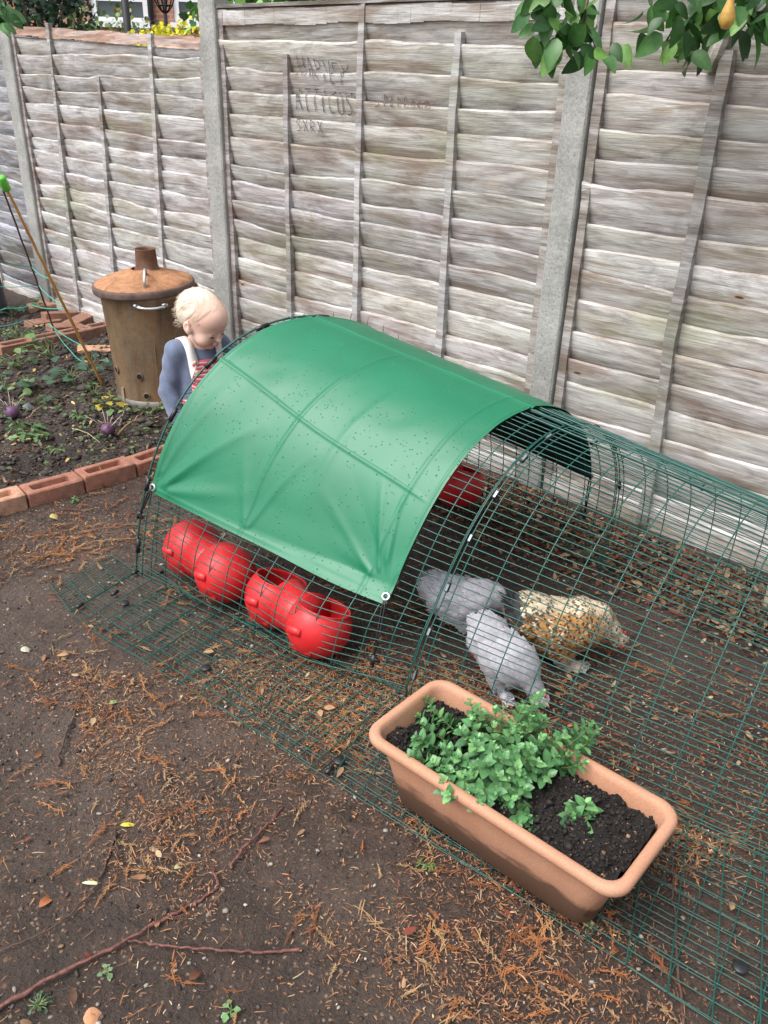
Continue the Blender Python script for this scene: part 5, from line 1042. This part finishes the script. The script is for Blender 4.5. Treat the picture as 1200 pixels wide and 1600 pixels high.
PLS = [('squash_plant', 112, 612, .10, .13, 15, .062, 'l', dk, 'dark green lobed plant at the foot of the bamboo cane'), ('squash_plant', 146, 590, .08, .13, 12, .058, 'l', dk, 'dark lobed leaves between the cane foot and the incinerator'), ('squash_plant', 80, 568, .12, .14, 16, .055, 'l', dk+lt, 'leafy green plant in front of the rear bricks'),
       ('squash_plant', 30, 585, .13, .12, 18, .050, 'l', lt, 'bright green plant at the left below the rear bricks'), ('bean_plant', 22, 500, .09, .10, 12, .05, 'l', dk, 'green leaves under the dark bin at the left edge'), ('bean_plant', 55, 490, .07, .10, 9, .045, 'l', lt, 'small climbing leaves on the green string'),
       ('weed', 45, 620, .08, .06, 12, .036, 'l', lt, 'light green seedling patch left of the cane foot'), ('strawberry_plant', 10, 625, .10, .09, 13, .06, 'l', dk, 'blue green large leaves cut by the left edge of the photo'), ('strawberry_plant', 60, 640, .08, .07, 10, .042, 'l', dk+lt, 'row of round green leaves above the left purple kohlrabi'),
       ('kale_seedling', 50, 692, .075, .065, 14, .050, 'n', lt, 'feathery light green seedling beside the left kohlrabi'), ('kale_seedling', 30, 680, .05, .05, 7, .040, 'n', lt, 'little feathery leaves at the left edge below the kohlrabi'), ('kale_seedling', 125, 668, .05, .045, 8, .035, 'n', dk+lt, 'small toothed seedling between the two kohlrabi'),
       ('lettuce_seedling', 172, 646, .075, .06, 12, .045, 'l', yl, 'yellow green seedling in front of the incinerator'), ('weed', 150, 630, .07, .05, 12, .028, 'l', lt, 'tiny weeds at the left foot of the incinerator'), ('weed', 210, 655, .05, .04, 8, .026, 'l', lt, 'tiny weeds below the front of the incinerator'), ('weed', 250, 652, .05, .045, 9, .028, 'l', lt, 'small weeds between incinerator and toddler'),
       ('kale_seedling', 90, 708, .04, .03, 6, .034, 'n', lt, 'pale fallen seedling just above the brick edging'), ('weed', 130, 615, .06, .04, 9, .026, 'l', lt, 'pale weeds right of the cane plant'), ('weed', 10, 660, .05, .05, 8, .03, 'n', lt, 'small leaves left of the left kohlrabi'),
       ('weed', 60, 1567, .020, .018, 26, .007, 'l', dk+[(.07, .17, .06)], 'small dark green weed beneath the long red stick'), ('weed', 168, 1520, .016, .014, 10, .009, 'l', [(.18, .28, .14), (.22, .34, .18)], 'pale green weed sprout right of the long red stick'), ('weed', 362, 1578, .012, .012, 6, .019, 'l', [(.16, .32, .12), (.2, .36, .16)], 'four leaved green seedling at the bottom edge'),
       ('weed', 118, 785, .018, .03, 10, .012, 'n', lt, 'small green weed in the litter below the bricks'), ('weed', 665, 1348, .02, .012, 10, .012, 'n', [(.12, .2, .05)], 'little green weed below the planter'), ('weed', 918, 872, .035, .04, 12, .014, 'n', lt, 'small green weed inside the run under the fence'), ('weed', 30, 545, .10, .12, 20, .03, 'n', lt, 'wispy green stems over the left rear brick')]
for q, p in enumerate(PLS): plant(p[0], p[1], p[2], p[3], p[4], p[5], p[6], p[7], p[8], p[9], 200+q, 'weed' if p[0] == 'weed' else 'plant')
plant('squash_plant', 0, 0, .14, .16, 18, .06, 'l', dk, 'dark leaves outside the left edge by the edging', 260, P=V3(-2.3, 3.9, 0)); 
def kohl(px, py, r, label, seed):
    P = gnd(px, py); rs = np.random.default_rng(seed); e = empty('kohlrabi', (P[0], P[1], float(gz(P[0], P[1]))), label=label, cat='vegetable'); b = MB(); b.lathe([(.002, 0), (r*.5, .004), (r*.95, r*.55), (r, r*.95), (r*.86, r*1.4), (r*.5, r*1.72), (.002, r*1.78)], 20); b.build('bulb', M['kohl'], e); b = MB()
    for q in range(9):
        a = rs.uniform(0, 6.28); L = rs.uniform(.03, .10); d = V3(math.cos(a), math.sin(a), rs.uniform(.6, 1.6)); p = V3(math.cos(a)*r*.6, math.sin(a)*r*.6, r*1.4); b.tube([p, p+unit(d)*L*.5, p+unit(d)*L+V3(0, 0, -.006)], [.0028, .0022, .0014], 5, c=(.34, .27, .25))
    b.build('stalks', M['dead'], e, usecol=True)
kohl(171, 690, .032, 'purple kohlrabi bulb nearer the centre of the bed with bare stalks', 1); kohl(22, 664, .034, 'purple kohlrabi bulb at the left of the bed beside the grey leaf', 2)
P = gnd(38, 652); v, f = leaf_t(.11, .06, 8, .25, .25, .3); v = v@rotx(.5).T@rotz(.3).T; o = meshobj('grey_leaf', v, f, vcol('bloom grey', .7, .3, 60), col=np.tile((.33, .34, .40), (len(v), 1)), label='crumpled grey mauve leaf over the left kohlrabi', cat='leaf'); o.location = (P[0], P[1], .055)
def deadstalk(pts, label, r=.003, c=(.30, .22, .13)):
    P = np.array([gnd(*p) for p in pts]); q = np.linspace(0, len(P)-1, 18); P = np.stack([np.interp(q, np.arange(len(P)), P[:, j]) for j in range(3)], -1); P[:, 2] = gz(P[:, 0], P[:, 1])+.014+.008*np.sin(q*2); v, f = tube(P, r*(1-.5*q/q.max()), 6); meshobj('dead_stalk', v, f, M['dead'], col=np.tile(c, (len(v), 1)), label=label, cat='stalk')
deadstalk([(45, 672), (75, 650), (100, 645)], 'brown stalk running right from the grey leaf'); deadstalk([(115, 685), (140, 692), (158, 705)], 'pale stalk lying left of the right kohlrabi', .0025, (.4, .33, .18)); deadstalk([(185, 690), (205, 675), (225, 655)], 'orange brown stalk right of the right kohlrabi', .005, (.36, .2, .1)); deadstalk([(188, 672), (200, 650), (212, 640)], 'grey mauve stalk pointing at the incinerator', .0028, (.25, .2, .2))
# ground-hugging chickweed
X, Y = pick(1500, -2.4, -.9, 3.0, 4.9, lambda x, y: 1.3*(side_bed(x, y) > .05)*sst(.52, .66, vn(x*3.2, y*3.2, 81))); n = len(X); a = rng.uniform(0, 6.28, n); d = np.stack([np.cos(a), np.sin(a), rng.normal(.2, .3, n)], -1)
Ms = frames(d, unit(np.stack([rng.normal(0, .3, n), rng.normal(0, .3, n), np.ones(n)], -1)))*rng.uniform(.010, .024, n)[:, None, None]; pl_ = np.array(lt)[rng.integers(0, 4, n)]*rng.uniform(.6, 1.1, (n, 1)); v, f, c_ = scatter(lobV, lobF, Ms, np.stack([X, Y, gz(X, Y)+rng.uniform(.012, .035, n)], -1), pl_)
meshobj('chickweed', v, f, M['leafd'], col=c_, kind='stuff', label='patchy green chickweed seedlings over the vegetable bed', cat='weeds')
# stake at the right edge
P = gnd(1196, 952); b = MB(); b.box((0, 0, .11), (.03, .03, .26), .3); o = b.build('timber_stake', M['plank'], smooth=False, label='pale timber stake at the right edge of the photo by the fence', cat='stake'); o.location = (P[0]+.01, P[1], 0)
# ================================================================== FRUIT TREES OVERHEAD
peV, peF = leaf_t(1, .60, 7, .13, .30)
def clump(e, pts, n, seed, pal, L=.062, rad=.05):
    rs = np.random.default_rng(seed); Md, T, Cc = [], [], []
    for p in pts:
        for q in range(n):
            o = rs.normal(0, 1, 3)*rad*V3(1, 1, .75); d = V3(rs.normal(0, .55), rs.normal(0, .55), -rs.uniform(.15, 1.1)); nr = V3(rs.normal(0, .8), -1+rs.normal(0, .6), rs.uniform(0, 1.2)); Md.append(frames(unit(d)[None], nr[None])[0]*L*rs.uniform(.65, 1.25)); T.append(np.array(p)+o-np.array(e.location)); Cc.append(np.array(pal[rs.integers(len(pal))])*rs.uniform(.7, 1.2))
    tc = np.ones((len(peV), 3)); tc[1::3] = 1.3; v, f, c_ = scatter(peV, peF, np.array(Md), np.array(T), np.array(Cc), tc); return v, f, c_
pg = [(.035, .105, .03), (.05, .14, .035), (.065, .18, .04), (.15, .30, .07)]
et = empty('pear_tree', (1.85, 2.25, 0), label='pear tree with leafy boughs hanging into the top right of the photo', cat='tree')
tl = V3(1.85, 2.25, 0); b = MB(); b.tube([(0, 0, 0), (.02, .03, .6), (-.04, .05, 1.3), (-.02, .02, 2.0), (.05, 0, 2.7)], [.06, .05, .042, .032, .02], 12); b.build('trunk', M['bark'], et)
def bough(pts, r0=.014): b = MB(); P = np.array(pts)-tl; b.tube(P, np.linspace(r0, .003, len(P)), 7); b.build('branch', M['bark'], et)
A1 = [at(x, y, Y) for x, y, Y in ((855, 5, 2.62), (880, 30, 2.6), (905, 55, 2.62), (875, 55, 2.6), (925, 20, 2.65), (900, 0, 2.6), (930, 75, 2.62), (860, 40, 2.6))]; A2 = [at(x, y, Y) for x, y, Y in ((1045, 15, 2.6), (1060, 45, 2.58), (1075, 20, 2.6), (1090, 35, 2.62), (1065, 75, 2.58), (1105, 10, 2.6), (1030, 5, 2.6))]; A3 = [at(x, y, Y) for x, y, Y in ((1150, 10, 2.6), (1180, 15, 2.6), (1195, 0, 2.55), (1160, 30, 2.62), (1125, 5, 2.6), (1215, 10, 2.5))]
bough([tl+V3(-.03, .03, 1.75), (1.5, 2.4, 1.86), (1.1, 2.5, 1.86), (.75, 2.6, 1.80), (.5, 2.62, 1.70), A1[2]]); bough([(1.25, 2.46, 1.87), (1.0, 2.55, 1.78), A2[3], A2[4]], .009); bough([(1.4, 2.42, 1.86), (1.15, 2.52, 1.76), A3[3]], .008)
v, f, c_ = clump(et, A1+A2+A3, 8, 5, pg, .070, .034)
hi_ = [V3(rng.uniform(.3, 2.4), rng.uniform(1.7, 2.7), rng.uniform(2.1, 3.0)) for _ in range(70)]; v2, f2, c2 = clump(et, hi_, 14, 6, pg, .06, .11)
meshobj('leaves', np.vstack([v, v2]), np.vstack([f, f2+len(v)]), M['leafm'], et, col=np.vstack([c_, c2]))
def pear(c, k=1.):
    b = MB(); s = .0165*k; b.lathe([(.0004, -s*2.2), (s*.6, -s*2.05), (s*1.05, -s*1.3), (s*1.12, -s*.6), (s*.9, .2*s), (s*.55, s*1.2), (s*.35, s*1.9), (s*.12, s*2.15), (.0004, s*2.1)], 18, tuple(np.array(c)-tl)); b.tube([np.array(c)-tl+V3(0, 0, s*2), np.array(c)-tl+V3(.003, 0, s*4)], [.0014, .001], 5); b.build('pear', M['pear'], et)
pear(at(1138, 19, 2.42), 1.05); pear(V3(1.3, 2.3, 2.2), 1.2)
eg = empty('fruit_tree', (-1.75, 2.9, 0), label='bright leaves of a fruit tree bough at the top left corner of the photo', cat='tree'); b = MB(); b.tube([(0, 0, 0), (.03, 0, .9), (.0, .05, 1.7), (.05, 0, 2.4)], [.04, .035, .026, .015], 10); b.build('trunk', M['bark'], eg)
G1 = [at(x, y, Y) for x, y, Y in ((-5, 2, 2.9), (3, 14, 2.9), (-6, 28, 2.88), (-18, 10, 2.9), (2, 25, 2.9), (-14, 34, 2.9))]; b = MB(); b.tube([(.0, .04, 1.65), tuple(G1[0]-V3(-1.75, 2.9, 0)+V3(-.15, 0, .05)), tuple(G1[1]-V3(-1.75, 2.9, 0))], [.012, .007, .003], 6); b.build('branch', M['bark'], eg)
v, f, c_ = clump(eg, G1, 7, 8, [(.08, .20, .06), (.11, .25, .08), (.15, .30, .12)], .045, .018); v2, f2, c2 = clump(eg, [V3(-1.75+rng.normal(0, .3), 2.9+rng.normal(0, .3), rng.uniform(2.0, 2.7)) for _ in range(30)], 14, 9, pg, .06, .1); meshobj('leaves', np.vstack([v, v2]), np.vstack([f, f2+len(v)]), M['leafm'], eg, col=np.vstack([c_, c2]))
# ================================================================== BEYOND THE FENCE
def bush(nm, c, r, n, L, pal, label, seed, cat='shrub', group=None):
    rs = np.random.default_rng(seed); c = np.array(c, float); e = empty(nm, (c[0], c[1], 0), label=label, cat=cat, group=group); r = np.array(r, float); d = unit(rs.normal(0, 1, (n, 3))); k = rs.uniform(.55, 1.05, n)*(.75+.5*vn(d[:, 0]*3+seed, d[:, 2]*3+d[:, 1]*2, 91)); P = d*k[:, None]*r+V3(0, 0, c[2])
    m = P[:, 2] > .05; P, d = P[m], d[m]; n = len(P); Ms = frames(unit(rs.normal(0, 1, (n, 3))+V3(0, 0, -.4)), unit(d+rs.normal(0, .5, (n, 3))))*(L*rs.uniform(.6, 1.3, n))[:, None, None]; C = np.array(pal)[rs.integers(0, len(pal), n)]*rs.uniform(.6, 1.25, (n, 1)); v, f, c_ = scatter(lobV, lobF, Ms, P, C); meshobj('foliage', v, f, M['leafd'], e, col=c_)
    b = MB(); b.tube([(0, 0, 0), (.02, 0, c[2]*.5), (0, .02, c[2])], [.05, .04, .02], 8)
    for q in range(5): t = unit(rs.normal(0, 1, 3)+V3(0, 0, .6))*r*.7; b.tube([(0, 0, c[2]*.55), tuple(t*.5+V3(0, 0, c[2]*.8)), tuple(t+V3(0, 0, c[2]))], [.02, .014, .006], 6)
    b.build('trunk', M['bark'], e)
p = at(262, 52, 6.3); bush('golden_shrub', (p[0], p[1], p[2]-.27), (.40, .32, .34), 4200, .030, [(.85, .78, .03), (.95, .88, .05), (.7, .7, .05)], 'bright yellow flowering shrub just beyond the lower fence panel', 1)
p = at(80, 10, 7.5); bush('dark_conifer', (p[0]-.12, p[1], p[2]), (.46, .45, .85), 6000, .04, [(.02, .05, .03), (.03, .08, .04), (.045, .11, .05)], 'dark evergreen beyond the fence between the left post and the house', 2, 'tree')
p = at(140, 40, 6.6); bush('grey_green_shrub', (p[0], p[1], p[2]-.32), (.30, .3, .36), 1300, .032, [(.10, .16, .06), (.16, .22, .08), (.30, .32, .14)], 'loose shrub peeping over the orange topped fence panel', 3)
p = at(185, 25, 8.5); bush('wispy_shrub', (p[0], p[1], p[2]-.35), (.36, .35, .62), 420, .045, [(.14, .24, .07), (.2, .32, .1), (.4, .35, .1)], 'wispy olive shrub in front of the brick house wall', 4)
p = at(240, 38, 8.0); bush('green_shrub', (p[0], p[1], p[2]-.34), (.50, .35, .34), 1500, .035, [(.10, .2, .06), (.18, .3, .1), (.25, .12, .3)], 'green shrub with mauve flowers behind the yellow one', 5)
for q, (x_, y_) in enumerate(((395, 6.0), (455, 5.7), (520, 5.3), (600, 5.0), (680, 4.7))): p = at(x_, 6, y_); bush('hedge_shrub', (p[0], p[1], p[2]-.28), (.42, .3, .55), 1300, .055, [(.06, .16, .04), (.12, .28, .06), (.2, .4, .08)], ['leftmost green shrub peeping over the centre panel beside the concrete post', 'second green shrub from the left over the centre panel', 'middle green shrub over the centre panel behind its second batten', 'fourth green shrub over the centre panel', 'rightmost green shrub hidden behind the centre panel'][q], 30+q, group='shrubs behind the centre fence panel')
p = at(197, 20, 7.0); b = MB(); b.tube([(0, 0, 0), (0, 0, 2.6)], [.028, .026], 10); o = b.build('dark_pole', simple('black pole', (.02, .02, .022), .6), label='dark upright pole beyond the fence left of the yellow shrub', cat='pole'); o.location = (p[0], p[1], 0)
p = at(256, -6, 7.4); ehb = empty('hanging_basket', (p[0], p[1], p[2]), label='dark wire hanging basket in front of the house windows', cat='hanging basket'); ps = []
for q in range(12): a = q*math.pi/6; ps.append(np.array([(.10*math.cos(a)*k, .10*math.sin(a)*k, -.16*(1-k*k)+.05) for k in np.linspace(0, 1, 7)]))
for z_, r_ in ((.05, .10), (0, .085), (-.06, .06)): th = np.linspace(0, 2*math.pi, 20); ps.append(np.stack([r_*np.cos(th), r_*np.sin(th), z_+0*th], -1))
v, f = wires(ps, .005, 5); meshobj('basket', v, f, M['blk'], ehb); b = MB(); b.tube([(0, 0, .05), (0, 0, .9)], .004, 5); b.tube([(-.10, 0, .05), (0, 0, .5)], .003, 4); b.tube([(.10, 0, .05), (0, 0, .5)], .003, 4); b.build('chain', M['blk'], ehb)
b = MB(); b.tube([(p[0], p[1], 0), (p[0], p[1], p[2]+.9)], .015, 8); b.tube([(p[0], p[1], p[2]+.9), (p[0]+.2, p[1], p[2]+.95)], .012, 6); b.build('basket_stand', M['blk'], label='thin dark post carrying the hanging basket beyond the fence', cat='stand')
# brick house
HY = 17.; hx0, hx1 = at(-20, 20, HY)[0]-2, at(420, 20, HY)[0]+1; eh = empty('brick_house', (0, HY, 0), label='red brick house with white framed windows far beyond the fence at the top left', cat='house'); HH = 5.4
z0w = at(290, 36, HY)[2]; w2a, w2b = at(271, 20, HY)[0], at(271, 20, HY)[0]+1.15; w1a, w1b = at(231, 20, HY)[0]-1.0, at(231, 20, HY)[0]; z1w = z0w+1.25; zA = at(215, 36, HY)[2]
ops = [(w1a, w1b, zA, z1w), (w2a, w2b, z0w, z1w)]; b = MB(); xs_ = sorted([hx0, w1a, w1b, w2a, w2b, hx1])
for i in range(5):
    a, c = xs_[i], xs_[i+1]
    if i in (1, 3): zb_ = ops[0 if i == 1 else 1][2]; b.box(((a+c)/2, .15, zb_/2), (c-a, .3, zb_)); b.box(((a+c)/2, .15, (z1w+HH)/2), (c-a, .3, HH-z1w))
    else: b.box(((a+c)/2, .15, HH/2), (c-a, .3, HH))
b.box((hx0-.15, 3, HH/2), (.3, 6, HH)); b.box((hx1+.15, 3, HH/2), (.3, 6, HH)); b.build('wall', M['house'], eh, smooth=False)
b = MB(); b.add([(hx0-.4, -.4, HH-.1), (hx1+.4, -.4, HH-.1), (hx1+.4, 3, HH+2.4), (hx0-.4, 3, HH+2.4), (hx0-.4, 6.4, HH-.1), (hx1+.4, 6.4, HH-.1), (hx0-.4, -.4, HH-.22), (hx1+.4, -.4, HH-.22), (hx0-.4, 6.4, HH-.22), (hx1+.4, 6.4, HH-.22)], [(0, 1, 2, 3), (3, 2, 5, 4), (6, 7, 1, 0), (8, 9, 7, 6), (0, 3, 4, 8, 6), (1, 7, 9, 5, 2)]); b.build('roof', M['roof'], eh, smooth=False)
for a, c, zb_, zt_ in ops:
    b = MB(); L_ = c-a; f_ = .09
    for xx, ww in ((a+f_/2, f_), (c-f_/2, f_), ((a+c)/2+L_*.12, f_*.8)): b.box((xx, .07, (zb_+zt_)/2), (ww, .07, zt_-zb_))
    for zz_ in (zb_+f_/2, zt_-f_/2, zb_+.62*0+.36): b.box(((a+c)/2, .072, zz_), (L_-.004, .068, f_*.8))
    wn = b.build('window', M['upvc'], eh, smooth=False); b = MB(); b.box(((a+c)/2, .10, (zb_+zt_)/2), (L_-.02, .01, zt_-zb_-.02)); b.build('pane', M['glass'], wn, smooth=False); b = MB(); b.box(((a+c)/2, -.03, zb_-.04), (L_+.1, .14, .08)); b.build('sill', M['upvc'], wn, smooth=False)
b = MB(); p = at(237, 20, HY); b.tube([(p[0], -.06, 0), (p[0], -.06, HH)], .05, 8); b.build('drainpipe', M['blk'], eh)
